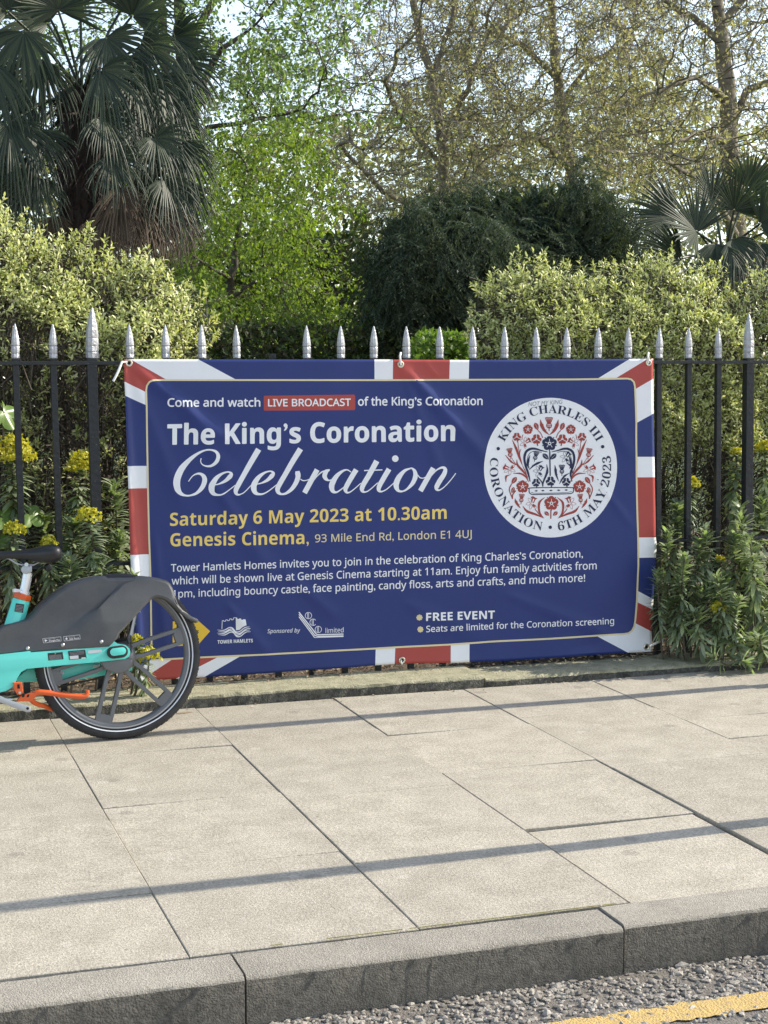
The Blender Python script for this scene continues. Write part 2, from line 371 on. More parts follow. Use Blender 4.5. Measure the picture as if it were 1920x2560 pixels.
# stone edging under the railing: two stones meeting in view, each a stone of the same low wall
edge = empty('stone_edging', (2.4, 6.79, 0)); tag(edge, 'low mossy stone edging running under the black railings along the pavement', 'stone edging')
xj = ground(1205, 1690, .045)[0]
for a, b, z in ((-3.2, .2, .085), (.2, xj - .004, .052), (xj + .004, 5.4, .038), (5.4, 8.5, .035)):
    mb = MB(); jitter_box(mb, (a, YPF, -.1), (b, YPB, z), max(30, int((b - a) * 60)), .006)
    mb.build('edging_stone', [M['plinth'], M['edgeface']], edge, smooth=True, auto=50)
sheet('garden_soil', -12, YPB - .01, 16, 12, .035, M['soil'], 160, 40, .02)
sheet('lawn', -120, 11.95, 160, 400, .02, M['grass'])

# yellow line and loose surface chippings of the road
ya = [ground(1920, 2488, -.128)[1], ground(1920, 2523, -.128)[1]]
y1, y0 = 3.455, 3.36
mb = MB(); X = np.linspace(-3, 9, 700)
for k in range(len(X) - 1):
    def ed(x, s): return .014 * mnoise.noise(Vector((x * 14, s, 0))) + .012 * mnoise.noise(Vector((x * 60, s, 3)))
    z0 = lambda x: -.126 + .002 * mnoise.noise(Vector((x * 30, 1, 1)))
    mb.add([(X[k], y0 + ed(X[k], 1), z0(X[k])), (X[k + 1], y0 + ed(X[k + 1], 1), z0(X[k + 1])), (X[k + 1], y1 + ed(X[k + 1], 9), z0(X[k + 1])), (X[k], y1 + ed(X[k], 9), z0(X[k]))], [(0, 1, 2, 3)])
tag(mb.build('road_marking', M['yellow'], smooth=True), kind='structure')
def rocks(n, xr, yr, z, s0, s1, flat=.6, dens=None):
    ico = bmesh.new(); bmesh.ops.create_icosphere(ico, subdivisions=1, radius=1)
    bv = np.array([v.co[:] for v in ico.verts]); bf = np.array([[v.index for v in f.verts] for f in ico.faces]); ico.free()
    V = []; T = []; c = 0
    for k in range(n):
        x, y = rng.uniform(*xr), rng.uniform(*yr)
        if dens is not None and rng.random() > dens(x, y): continue
        s = rng.uniform(s0, s1) * (1.5 if rng.random() < .08 else 1)
        v = bv * (1 + rng.uniform(-.35, .35, (len(bv), 1))) * s * np.array([rng.uniform(.8, 1.5), rng.uniform(.7, 1.1), flat * rng.uniform(.7, 1.1)])
        a = rng.uniform(0, 6.28); ca, sa = math.cos(a), math.sin(a)
        v = np.stack([v[:, 0] * ca - v[:, 1] * sa, v[:, 0] * sa + v[:, 1] * ca, v[:, 2]], 1) + (x, y, z + s * flat * .25)
        V.append(v); T.append(bf + c); c += len(bv)
    return np.concatenate(V), np.concatenate(T)
def cd_(x, y): return .25 + .9 * (mnoise.noise(Vector((x * 5, y * 7, 2))) * .8 + .5) * (1 if y > 3.44 else .5) if not (3.37 < y < 3.445) else .12
V, T = rocks(9500, (.3, 3.4), (3.22, 3.70), -.131, .0045, .0095, .75, cd_)
tag(tris('road_chippings', V, T, M['chip']), kind='stuff')

# ------------------------------------------------------------------ lamp columns out of the frame on the right: they cast the two bars of shade
def lamp_column(x, y, h, label):
    e = empty('lamp_column', (x, y, 0)); tag(e, label, 'lamp post')
    mb = MB(); mb.lathe([(.0, 0), (.085, 0), (.085, .02), (.045, .03), (.042, .2), (.037, h), (0, h)], (x, y, 0), seg=20); mb.build('column', M['black'], e, smooth=True)
    mb = MB(); mb.tube([(x, y, h - .01), (x + .1, y - .02, h + .3), (x + .6, y - .05, h + .42)], .03, 10); mb.build('bracket_arm', M['black'], e, smooth=True)
    mb = MB(); mb.box((x + .55, y - .14, h + .36), (x + 1.1, y + .06, h + .47)); mb.build('lantern', M['silver'], e, bevel=.02)
lamp_column(4.75, 6.285, 5.2, 'black lamp column beside the stone edging out of view')
lamp_column(3.75, 4.405, 5.0, 'black lamp column behind the kerb out of view')

# ------------------------------------------------------------------ railings
YF = 6.955
SPX = [38.5, 132.8, 228.3, 325.5, 416, 505.5, 593.4, 681, 766.4, 850.3, 935.1, 1018.2, 1099.5, 1181.3, 1260.3, 1338.7, 1417.1, 1494.4, 1570.2, 1646, 1721.2, 1795.6, 1871.4]
bx = [float(at(p, 896, YF)[0]) for p in SPX]
ZR = float(at(1018, 896, YF)[2])
step = (bx[-1] - bx[0]) / 22
bars = [(bx[0] - step * k, k == 18) for k in range(12, 0, -1)] + [(x, i in (2, 22)) for i, x in enumerate(bx)] + [(bx[-1] + step * k, k == 20) for k in range(1, 14)]
fence = empty('iron_railing', (2.4, YF, 0)); tag(fence, 'black iron railing with silver painted spear tips behind the banner', 'railing')
LEAN = .013
def bar_mesh(big):
    h = .0215 if big else .0135; e = .004
    mb = MB()
    for z0, z1 in ((-.05, .585), (.585, ZR - .035), (ZR - .035, ZR)):
        x0, x1 = LEAN * (ZR - z0), LEAN * (ZR - z1)
        vs = [(sx * h + (x0 if z == z0 else x1), sy * h, z) for z in (z0, z1) for sx, sy in ((-1, -1), (1, -1), (1, 1), (-1, 1))]
        mb.add(vs, [(0, 1, 5, 4), (1, 2, 6, 5), (2, 3, 7, 6), (3, 0, 4, 7)])
    return mb.build('rail_bar', M['black'], None, bevel=.003, segs=2)
def spike_mesh(big):
    mb = MB()
    if big: pr = [(.021, 0), (.0245, .004), (.0245, .026), (.0225, .029), (.0245, .032), (.0245, .049), (.023, .052), (.0245, .056), (.0245, .083), (.0225, .088), (.0245, .093), (.0235, .11), (.0195, .14), (.0135, .175), (.0075, .203), (.003, .217), (0, .219)]
    else: pr = [(.0145, 0), (.0165, .003), (.0165, .018), (.0152, .0205), (.0165, .023), (.0165, .049), (.0145, .053), (.0168, .057), (.0160, .07), (.0135, .092), (.0090, .118), (.0045, .138), (.002, .146), (0, .147)]
    seg = 8; vs = []
    for r, h in pr:
        for k in range(seg):
            a = 2 * math.pi * (k + .5) / seg; q = 1.06 if k % 2 else 1.0
            vs.append((r * q * math.cos(a) * 1.06, r * q * math.sin(a) * 1.06, h + ZR))
    fs = [(i * seg + k, i * seg + (k + 1) % seg, (i + 1) * seg + (k + 1) % seg, (i + 1) * seg + k) for i in range(len(pr) - 1) for k in range(seg)]
    mb.add(vs, fs); return mb.build('spike', M['silver'], None, smooth=True, auto=32)
protos = {}
for big in (False, True):
    b_ = bar_mesh(big); s_ = spike_mesh(big); protos[big] = (b_.data, s_.data)
    bpy.data.objects.remove(b_); bpy.data.objects.remove(s_)
for i, (x, big) in enumerate(bars):
    b_ = bpy.data.objects.new('rail_bar' if not big else 'rail_post', protos[big][0]); COL.objects.link(b_); b_.parent = fence
    b_.location = (x - 2.4, 0, 0)
    if big: b_["label"] = "thicker post with a tall silver tip"
    if abs(x - bx[7]) < 1e-6:
        b_["label"] = "bar that has lost its silver tip"
        mb = MB(); mb.box((x - .0135, YF - .0135, ZR), (x + .0135, YF + .0135, ZR + .021)); mb.build('broken_stub', M['black'], b_, bevel=.002); continue
    s_ = bpy.data.objects.new('spike', protos[big][1]); COL.objects.link(s_); s_.parent = b_
    q = random.uniform
    s_.rotation_euler = (q(-.012, .012), q(-.02, .02), q(-.3, .3)); s_.location = (-q(-.0, .0), 0, 0)
    s_.location.x = math.sin(-s_.rotation_euler[1]) * ZR; s_.location.y = math.sin(s_.rotation_euler[0]) * ZR
for z, h in ((ZR - .019, .008), (.60, .008)):
    mb = MB(); mb.box((bars[0][0] - .05, YF - .024, z - h), (bars[-1][0] + .05, YF + .024, z + h)); mb.build('top_rail' if z > 1 else 'lower_rail', M['black'], fence, bevel=.002)

# ------------------------------------------------------------------ banner
YB = 6.90
def pil(p, poly):
    x, y = p; c = False; n = len(poly)
    for i in range(n):
        x1, y1_ = poly[i]; x2, y2 = poly[i - 1]
        if (y1_ > y) != (y2 > y) and x < (x2 - x1) * (y - y1_) / (y2 - y1_) + x1: c = not c
    return c
def plane_np(P):
    P = np.asarray(P, float); D = _F * FPX + np.outer(P[:, 0] - 960, _RT) - np.outer(P[:, 1] - 1280, _UP)
    return _O + D * (YB / D[:, 1])[:, None]
_fold = [  # tension folds of the hanging sheet: from, to (photo pixels, laid on the sheet), half width m, depth m
    ((322, 907), (600, 1130), .035, .0042), ((330, 930), (470, 1300), .035, .0030), ((1002, 911), (1250, 1180), .040, .0050), ((1000, 911), (1130, 1250), .028, .0020),
    ((520, 1180), (700, 1480), .045, .0042), ((700, 1420), (860, 1560), .03, .0030), ((385, 1320), (420, 1660), .022, .0022), ((1480, 1180), (1590, 1330), .018, .0018),
    ((1250, 1480), (1560, 1600), .04, .0022), ((1000, 1500), (1250, 1620), .05, .0022), ((1380, 900), (1386, 946), .006, .0012), ((1424, 900), (1430, 946), .006, .0012),
    ((1060, 900), (1100, 946), .010, .0016), ((560, 1500), (690, 1660), .03, .0030), ((450, 1000), (640, 1290), .05, .0030), ((1500, 1000), (1590, 1160), .03, .0016)]
_fw = []
for a, b, wd, am in _fold:
    q = plane_np([a, b]); _fw.append((q[0][[0, 2]], q[1][[0, 2]], wd, am))
XL0 = plane_np([(309, 898)])[0][0]
def cloth_y(P):
    X, Z = P[:, 0], P[:, 2]
    f = .004 * np.sin(X * 2.3 + 1.0) + .003 * np.sin(X * 3.1 + Z * 4.2) + .0016 * np.sin(X * 9 - Z * 7.5 + 2) + .0009 * np.sin(X * 23 - Z * 17)
    for a, b, wd, am in _fw:
        d = b - a; Ln = np.hypot(*d); d = d / Ln; nrm = np.array([-d[1], d[0]])
        t = ((X - a[0]) * d[0] + (Z - a[1]) * d[1]) / Ln; s = (X - a[0]) * nrm[0] + (Z - a[1]) * nrm[1]
        wv = wd * (.45 + .75 * np.clip(t, 0, 1))
        env = np.clip(np.minimum((t + .02) * 6, (1.05 - t) * 3), 0, 1); env = env * env * (3 - 2 * env)
        f -= 2.0 * am * env * np.exp(-(s / wv) ** 2)
    xl = XL0 + (1.49 - Z) * .034
    k = .012 + .022 * np.clip((1.45 - Z) / 1.0, 0, 1)
    f -= .95 * k * np.exp(-np.clip((X - xl) / k, 0, 50) ** 2 * 1.1) * .85
    f -= .018 * np.clip((.22 - Z) / .2, 0, 1) ** 2 * (X > 1.9) * np.clip((X - 1.9) * 2, 0, 1)      # lower hem billows forward
    return f
def cloth(P, layer=0):
    W = plane_np(P); W[:, 1] = YB + cloth_y(W) - layer
    return W
banner = empty('banner', (2.43, YB, .78)); tag(banner, 'navy coronation celebration banner with union flag border tied to the black railings', 'banner')
Lp = [(309, 898), (310, 953.8), (311.7, 989), (317, 1164.7), (319, 1220.6), (323, 1385.6), (326, 1441), (332, 1600), (336, 1702)]
Bp = [(336, 1702), (498, 1693), (600, 1686.5), (667, 1682.5), (754, 1676), (840, 1671), (937.6, 1663), (989.5, 1659), (1124.5, 1656.7), (1172.7, 1655), (1260, 1652), (1376.7, 1644.4), (1480, 1637), (1567, 1630.6), (1626, 1628)]
Tp = [(309, 898), (500, 898.3), (960, 898.6), (1180, 900), (1440, 898.2), (1632, 896.8)]
Rp = [(1632, 896.8), (1632.3, 947), (1634.9, 1105.5), (1637, 1192), (1639.5, 1342), (1642.5, 1361.5), (1640.7, 1394), (1637, 1450), (1633.8, 1498), (1630, 1560), (1626, 1628)]
def along(poly, t):
    P = np.array(poly, float); L = np.r_[0, np.cumsum(np.hypot(*np.diff(P, axis=0).T))]; L /= L[-1]
    return np.stack([np.interp(t, L, P[:, 0]), np.interp(t, L, P[:, 1])], 1)
NS, NT = 190, 112
s_ = np.linspace(0, 1, NS + 1); t_ = np.linspace(0, 1, NT + 1)
Tc, Bc, Lc, Rc = along(Tp, s_), along(Bp, s_), along(Lp, t_), along(Rp, t_)
S, T2 = np.meshgrid(s_, t_)
G = ((1 - T2)[..., None] * Tc[None] + T2[..., None] * Bc[None] + (1 - S)[..., None] * Lc[:, None] + S[..., None] * Rc[:, None]
     - ((1 - S) * (1 - T2))[..., None] * Tc[0] - (S * (1 - T2))[..., None] * Tc[-1] - ((1 - S) * T2)[..., None] * Bc[0] - (S * T2)[..., None] * Bc[-1])
bm = bmesh.new(); gv = [[bm.verts.new((G[j, i, 0], G[j, i, 1], 0)) for i in range(NS + 1)] for j in range(NT + 1)]
for j in range(NT):
    for i in range(NS): bm.faces.new((gv[j][i], gv[j][i + 1], gv[j + 1][i + 1], gv[j + 1][i]))
PANEL = [(364.8, 976), (366.5, 964), (372, 955), (380, 950.8), (388, 950), (960, 950.3), (1440, 948.5), (1567, 946.3), (1577, 948.5), (1583.5, 955), (1586, 966), (1590.4, 1057.8), (1591.5, 1192), (1595, 1344), (1596, 1414),
         (1592.5, 1500), (1588, 1550), (1585, 1566), (1579, 1577), (1570, 1583), (1558, 1584.8), (1492, 1588.6), (1376, 1596.5), (1220, 1604.5), (1126, 1611.5), (1020, 1616.5), (938, 1621.5), (860, 1625.5), (602, 1638.5), (498.6, 1643), (400, 1648),
         (379, 1649), (377, 1577), (376, 1442.7), (372.5, 1344), (370.5, 1250), (368.4, 1155)]
REG = [('red', [(290, 880), (293, 880), (327, 899), (413.7, 948), (440, 963), (400, 998), (361.6, 979), (310, 953.8), (290, 944)]),
       ('white', [(293, 880), (460, 880), (494.5, 898.3), (588.5, 948.6), (620, 966), (440, 963)]),
       ('white', [(290, 944), (361.6, 979), (400, 998), (400, 1029), (362.6, 1012), (311.7, 989), (290, 979)]),
       ('white', [(936.3, 880), (983, 880), (982.6, 960), (936.3, 960)]), ('red', [(983, 880), (1126.4, 880), (1124, 960), (982.6, 960)]), ('white', [(1126.4, 880), (1174.7, 880), (1172.7, 960), (1124, 960)]),
       ('red', [(1640, 884), (1618, 897.4), (1539.8, 945), (1510, 963), (1560, 989), (1587.6, 972.6), (1631.8, 946.6), (1650, 936), (1650, 880)]),
       ('white', [(1600, 880), (1640, 884), (1618, 897.4), (1539.8, 945), (1510, 963), (1470, 961), (1493.5, 946.6), (1573, 897.4)]),
       ('white', [(1650, 936), (1587.6, 972.6), (1560, 989), (1560, 1074), (1590.4, 1057.8), (1633.8, 1033.9), (1650, 1025)]),
       ('white', [(1580, 1142), (1660, 1142), (1660, 1193), (1580, 1193.5)]), ('red', [(1580, 1193.5), (1660, 1193), (1660, 1343), (1580, 1344)]), ('white', [(1580, 1344), (1660, 1343), (1660, 1393.5), (1580, 1395)]),
       ('white', [(1570, 1464), (1650, 1507), (1650, 1532.5), (1570, 1494.5)]), ('red', [(1570, 1494.5), (1650, 1532.5), (1650, 1589.6), (1570, 1548.6)]),
       ('white', [(1570, 1548.6), (1650, 1589.6), (1650, 1650), (1605, 1650), (1568, 1631), (1490.3, 1589.5), (1470, 1578), (1560, 1560)]),
       ('white', [(940.3, 1610), (989.3, 1610), (984.7, 1672), (937.2, 1672)]), ('red', [(989.3, 1610), (1127.8, 1605), (1125.5, 1672), (984.7, 1672)]), ('white', [(1127.8, 1605), (1174.2, 1600), (1172.5, 1672), (1125.5, 1672)]),
       ('red', [(555, 1636.7), (540.8, 1644), (498.6, 1665.6), (430, 1700.7), (400, 1716), (320, 1722), (380, 1681), (427, 1649.8), (450, 1634)]),
       ('white', [(620, 1629), (600, 1640), (511.8, 1691), (490, 1704), (400, 1716), (430, 1700.7), (498.6, 1665.6), (540.8, 1644), (555, 1636.7)]),
       ('white', [(450, 1634), (427, 1649.8), (380, 1681), (320, 1722), (310, 1690), (400, 1634)]),
       ('white', [(300, 1164.7), (380, 1164.7), (380, 1220.6), (300, 1220.6)]), ('red', [(300, 1220.6), (380, 1220.6), (380, 1385.6), (300, 1385.6)]), ('white', [(300, 1385.6), (380, 1385.6), (380, 1441), (300, 1441)])]
def cut(a, b):
    a = Vector((*a, 0)); b = Vector((*b, 0)); d = (b - a)
    if d.length < 1: return
    n = Vector((-d.y, d.x, 0)).normalized(); lo = (min(a.x, b.x) - 9, min(a.y, b.y) - 9); hi = (max(a.x, b.x) + 9, max(a.y, b.y) + 9)
    fs = []
    for f in bm.faces:
        c = f.calc_center_median()
        if lo[0] < c.x < hi[0] and lo[1] < c.y < hi[1] and abs((c - a).dot(n)) < 12: fs.append(f)
    g = set(fs)
    for f in fs: g.update(f.edges); g.update(f.verts)
    if fs: bmesh.ops.bisect_plane(bm, geom=list(g), plane_co=a, plane_no=n, dist=.02)
for i in range(len(PANEL)): cut(PANEL[i - 1], PANEL[i])
done = set()
for _, pl in REG:
    for i in range(len(pl)):
        k = tuple(sorted((pl[i - 1], pl[i])))
        if k in done: continue
        done.add(k); cut(pl[i - 1], pl[i])
MI = {'navy': 0, 'red': 1, 'white': 2}
bm.faces.ensure_lookup_table()
for f in bm.faces:
    c = f.calc_center_median(); p = (c.x, c.y); f.material_index = 0; f.smooth = True
    if pil(p, PANEL): continue
    for nm, pl in REG:
        if pil(p, pl): f.material_index = MI[nm]; break
bm.verts.ensure_lookup_table()
W = cloth(np.array([v.co[:2] for v in bm.verts])); Lb = np.array(banner.location)
for v, p in zip(bm.verts, W): v.co = Vector(p - Lb)
bmesh.ops.recalc_face_normals(bm, faces=bm.faces)
me = bpy.data.meshes.new('sheet'); bm.to_mesh(me); bm.free()
sheet_o = link_mesh('sheet', me, [M['navy'], M['red'], M['white']], banner)
so = sheet_o.modifiers.new('thickness', 'SOLIDIFY'); so.thickness = .0008; so.offset = 0

# printed layers of the banner: flat shapes in design space, laid on the cloth
class Print:
    def __init__(s): s.V = []; s.T = []; s.mi = []; s.mats = []
    def mat(s, m):
        if m not in s.mats: s.mats.append(m)
        return s.mats.index(m)
    def raw(s, V2, T, m, layer, maxlen=14):
        b = bmesh.new(); vs = [b.verts.new((p[0], p[1], 0)) for p in V2]
        for t in T:
            try: b.faces.new([vs[i] for i in t])
            except ValueError: pass
        for _ in range(6):
            es = [e for e in b.edges if e.calc_length() > maxlen]
            if not es: break
            bmesh.ops.subdivide_edges(b, edges=es, cuts=1, use_grid_fill=False); bmesh.ops.triangulate(b, faces=[f for f in b.faces if len(f.verts) > 3])
        b.verts.ensure_lookup_table(); b.faces.ensure_lookup_table()
        for v in b.verts: v.index
        b.verts.index_update(); base = sum(len(q) for q in s.V)
        s.V.append(cloth(np.array([v.co[:2] for v in b.verts]), .0012 + layer * .0006))
        k = s.mat(m)
        for f in b.faces: s.T.append([base + v.index for v in f.verts]); s.mi.append(k)
        b.free()
    def poly(s, pts, m, layer=0, maxlen=14):
        t = geometry.tessellate_polygon([[Vector((p[0], p[1], 0)) for p in pts]])
        s.raw(pts, t, m, layer, maxlen)
    def stroke(s, pts, wd, m, layer=0, closed=False, n=6):
        P = np.array(pts, float); wd = np.full(len(P), wd) if np.isscalar(wd) else np.array(wd, float)
        if len(P) > 2 or closed:
            Q = []; Wd = []; N = len(P); rngi = range(N if closed else N - 1)
            for i in rngi:
                p0 = P[(i - 1) % N] if closed or i > 0 else 2 * P[0] - P[1]
                p1, p2 = P[i], P[(i + 1) % N]; p3 = P[(i + 2) % N] if closed or i + 2 < N else 2 * P[-1] - P[-2]
                for q in np.linspace(0, 1, n, endpoint=False):
                    Q.append(.5 * (2 * p1 + (p2 - p0) * q + (2 * p0 - 5 * p1 + 4 * p2 - p3) * q * q + (3 * p1 - p0 - 3 * p2 + p3) * q ** 3)); Wd.append(wd[i] * (1 - q) + wd[(i + 1) % N] * q)
            if not closed: Q.append(P[-1]); Wd.append(wd[-1])
            P = np.array(Q); wd = np.array(Wd)
        d = np.gradient(P, axis=0) if not closed else (np.roll(P, -1, 0) - np.roll(P, 1, 0))
        d /= np.maximum(np.hypot(*d.T), 1e-9)[:, None]; nr = np.stack([-d[:, 1], d[:, 0]], 1) * (wd / 2)[:, None]
        V2 = np.concatenate([P + nr, P - nr]); k = len(P); T = []
        for i in range(k if closed else k - 1):
            j = (i + 1) % k; T += [(i, j, k + j), (i, k + j, k + i)]
        s.raw(V2, T, m, layer, 18)
    def disc(s, c, rx, m, layer=0, ry=None, n=28, a0=0, rot=0):
        ry = ry or rx; pts = []
        for k in range(n):
            a = 2 * math.pi * k / n; x, y = rx * math.cos(a), ry * math.sin(a)
            pts.append((c[0] + x * math.cos(rot) - y * math.sin(rot), c[1] + x * math.sin(rot) + y * math.cos(rot)))
        s.poly(pts, m, layer)
    def build(s, name):
        return tris(name, np.concatenate(s.V), np.array(s.T), [m for m in s.mats], banner, s.mi)
def glyphs(body, off=0.0, spacing=1.0):
    c = bpy.data.curves.new('tmp', 'FONT'); c.body = body; c.offset = off; c.resolution_u = 4; c.space_character = spacing
    o = bpy.data.objects.new('tmp', c); COL.objects.link(o)
    dg = bpy.context.evaluated_depsgraph_get(); me = o.evaluated_get(dg).to_mesh()
    V = np.array([v.co[:2] for v in me.vertices]); T = [tuple(p.vertices) for p in me.polygons]
    o.evaluated_get(dg).to_mesh_clear(); bpy.data.objects.remove(o); bpy.data.curves.remove(c)
    return V, T
def sh(t, up, lo=None, dg=None):           # styled alphabets of the same built-in font
    o = ''
    for ch in t:
        if 'A' <= ch <= 'Z': o += chr(up + ord(ch) - 65)
        elif 'a' <= ch <= 'z': o += chr(up + 26 + ord(ch) - 97)
        elif ch.isdigit() and dg: o += chr(dg + int(ch))
        else: o += ch
    return o
CAP = {}
def capof(ch, off):
    if (ch, off) not in CAP:
        V, _ = glyphs(ch, off); CAP[ch, off] = V[:, 1].max()
    return CAP[ch, off]
def line(pr, body, p0, p1, cap, m, off=0.0, layer=0, capch='H', slant=0, spacing=1.0):
    V, T = glyphs(body, 0, spacing); x0, x1 = V[:, 0].min(), V[:, 0].max(); k = cap / capof(capch, 0)
    u = (V[:, 0] - x0) / (x1 - x0); v = V[:, 1] * k
    P = np.array(p0) + np.outer(u, np.array(p1) - np.array(p0)); P[:, 1] -= v; P[:, 0] += v * slant
    d = max(off, 0) * cap / .714
    for q, (dx, dy) in enumerate(((d, 0), (-d, 0), (0, d), (0, -d)) if d > 0 else ((0, 0),)):   # a heavier weight: the outline laid down again, spread a little
        pr.raw(P + [dx, dy], T, m, layer + q * .12)

SB = lambda t: sh(t, 0x1D5D4, dg=0x1D7EC)
SR = lambda t: sh(t, 0x1D5A0, dg=0x1D7E2)
SI = lambda t: sh(t, 0x1D608, dg=0x1D7E2)
pr = Print(); WH = M['white']; GO = M['gold']
line(pr, SR('Come and watch'), (418.2, 1016.2), (649.4, 1016.0), 20.3, WH, .024, capch=chr(0x1D5A0 + 7))
pr.poly([(658.2, 992), (660.5, 989.3), (884.5, 986.6), (887.3, 989), (887.5, 1022.5), (885, 1025.2), (661, 1026.6), (658.5, 1024)], M['red'], 0)
line(pr, SR('LIVE BROADCAST'), (669.6, 1015.7), (876, 1014.4), 17.7, WH, .024, 1, capch=chr(0x1D5A0 + 7))
line(pr, SR('of the King’s Coronation'), (894.9, 1013.7), (1206.8, 1012.4), 20.3, WH, .024, capch=chr(0x1D5A0 + 7))
line(pr, SB('The King’s Coronation'), (418.2, 1111.2), (1136.7, 1101.8), 50, WH, .012, capch=chr(0x1D5D4 + 7))
line(pr, SB('Saturday 6 May 2023 at 10.30am'), (424.9, 1314.8), (1116.7, 1297), 32.5, GO, -.006, capch=chr(0x1D5D4 + 7))
line(pr, SB('Genesis Cinema,'), (425.7, 1365.9), (771.7, 1359.7), 32.5, GO, -.006, capch=chr(0x1D5D4 + 7))
line(pr, SR('93 Mile End Rd, London E1 4UJ'), (787.3, 1355.6), (1179.2, 1344.4), 19.3, M['cream'], .008, capch=chr(0x1D5A0 + 7))
line(pr, SR('Tower Hamlets Homes invites you to join in the celebration of King Charles’s Coronation,'), (427, 1429), (1457.4, 1393.2), 18.6, WH, .011, capch=chr(0x1D5A0 + 7))
line(pr, SR('which will be shown live at Genesis Cinema starting at 11am. Enjoy fun family activities from'), (428.7, 1461.1), (1491.7, 1422.9), 18.6, WH, .011, capch=chr(0x1D5A0 + 7))
line(pr, SR('1pm, including bouncy castle, face painting, candy floss, arts and crafts, and much more!'), (431, 1493.8), (1462.7, 1453.7), 18.6, WH, .011, capch=chr(0x1D5A0 + 7))
line(pr, SB('TOWER HAMLETS'), (543.4, 1609), (630.8, 1604.8), 8.6, WH, .008, capch=chr(0x1D5D4 + 7))
line(pr, SI('Sponsored by'), (667.9, 1582.4), (750, 1580.4), 9.8, WH, .006, capch=chr(0x1D608 + 7))
line(pr, SR('limited'), (813.5, 1582.6), (859.2, 1581), 12.3, WH, 0, capch=chr(0x1D5A0 + 7))
line(pr, SB('FREE EVENT'), (1064.9, 1552.1), (1237.1, 1546.5), 20, WH, .008, capch=chr(0x1D5D4 + 7))
line(pr, SR('Seats are limited for the Coronation screening'), (1065.6, 1580.4), (1534.9, 1559.6), 15.6, WH, .011, capch=chr(0x1D5A0 + 7))
# script word, drawn pen stroke by pen stroke
cA = lambda q: (420 + q[0] * .22905, 1100 + q[1] * .22905)
cB = lambda q: (780 + q[0] * .22905, 1100 + q[1] * .22905)
def pen(fn, pts, layer=0): pr.stroke([fn(p) for p in pts], [max(p[2], 10) * .22905 for p in pts], WH, layer)
E1 = [(510, 488, 8), (560, 475, 16), (620, 445, 34), (668, 400, 50), (685, 370, 36), (665, 350, 18), (630, 350, 16), (580, 370, 26), (520, 420, 48), (478, 490, 64), (473, 540, 62), (490, 580, 46), (530, 597, 24), (580, 593, 16), (640, 560, 12), (730, 490, 9)]
pen(cA, [(360, 198, 8), (355, 235, 8), (375, 268, 12), (420, 285, 18), (475, 278, 28), (525, 235, 40), (543, 175, 42), (520, 128, 30), (465, 107, 18), (400, 112, 18), (320, 150, 28), (230, 220, 46), (150, 310, 68), (105, 400, 76), (92, 470, 76), (105, 540, 66), (140, 585, 40), (190, 605, 20), (240, 605, 18), (310, 580, 30), (370, 520, 48), (398, 450, 54), (390, 400, 46), (355, 370, 28), (310, 370, 18), (265, 395, 10), (222, 452, 8)])
pen(cA, E1, 1); pen(cA, [(x + 458, y - 8, w_) for x, y, w_ in E1], 2)
pen(cA, [(985, 100, 62), (900, 245, 58), (820, 385, 54), (760, 490, 54), (735, 545, 50), (738, 580, 36), (760, 595, 20), (790, 588, 12), (830, 565, 10), (905, 490, 9)])
pen(cA, [(1442, 95, 62), (1355, 235, 58), (1275, 375, 54), (1215, 480, 54), (1192, 535, 52), (1205, 575, 38), (1240, 590, 20), (1290, 578, 28), (1350, 530, 42), (1395, 460, 50), (1415, 400, 54), (1412, 365, 58), (1408, 338, 44)])
pen(cA, [(1440, 425, 10), (1470, 442, 11), (1510, 438, 10), (1545, 425, 9)], 1)
pen(cB, [(52, 322, 56), (-10, 437, 56), (-85, 577, 56)])
pen(cB, [(-20, 485, 8), (50, 395, 10), (100, 350, 16), (150, 330, 12)], 1); pen(cB, [(190, 322, 12), (150, 345, 50), (133, 390, 52), (148, 422, 40), (178, 440, 16), (212, 432, 10)], 2)
pen(cB, [(425, 350, 10), (380, 325, 14), (330, 340, 26), (270, 390, 46), (225, 460, 62), (212, 510, 60), (225, 555, 44), (260, 570, 20), (300, 550, 14), (350, 510, 12), (390, 465, 10)])
pen(cB, [(480, 322, 56), (420, 420, 54), (375, 500, 52), (362, 540, 46), (375, 570, 26), (405, 570, 14), (450, 540, 11), (530, 470, 9)], 1)
pen(cB, [(705, 228, 60), (620, 380, 56), (560, 480, 54), (542, 530, 50), (550, 560, 30), (585, 565, 14), (630, 540, 11), (715, 465, 9)]); pen(cB, [(565, 333, 12), (765, 325, 12)], 1)
pr.disc(cB((907, 203)), 36 * .229, WH)
pen(cB, [(838, 316, 56), (770, 430, 54), (732, 500, 52), (725, 540, 44), (740, 560, 24), (770, 558, 13), (820, 530, 11), (900, 460, 9)], 1)
pen(cB, [(1075, 308, 14), (1010, 335, 32), (950, 400, 56), (918, 470, 62), (920, 520, 52), (945, 555, 28), (990, 558, 16), (1040, 530, 24), (1095, 470, 44), (1125, 400, 52), (1120, 345, 40), (1095, 312, 20), (1070, 307, 14)])
pen(cB, [(1150, 380, 9), (1175, 410, 11), (1210, 415, 10), (1245, 400, 9)], 1)
pen(cB, [(1322, 305, 56), (1250, 432, 56), (1180, 556, 56)]); pen(cB, [(1240, 460, 8), (1300, 390, 9), (1360, 325, 16), (1420, 300, 26), (1452, 320, 42), (1440, 370, 52), (1390, 450, 54), (1360, 510, 52), (1362, 540, 30), (1395, 545, 14), (1450, 505, 11), (1520, 430, 9), (1572, 362, 8)], 1)
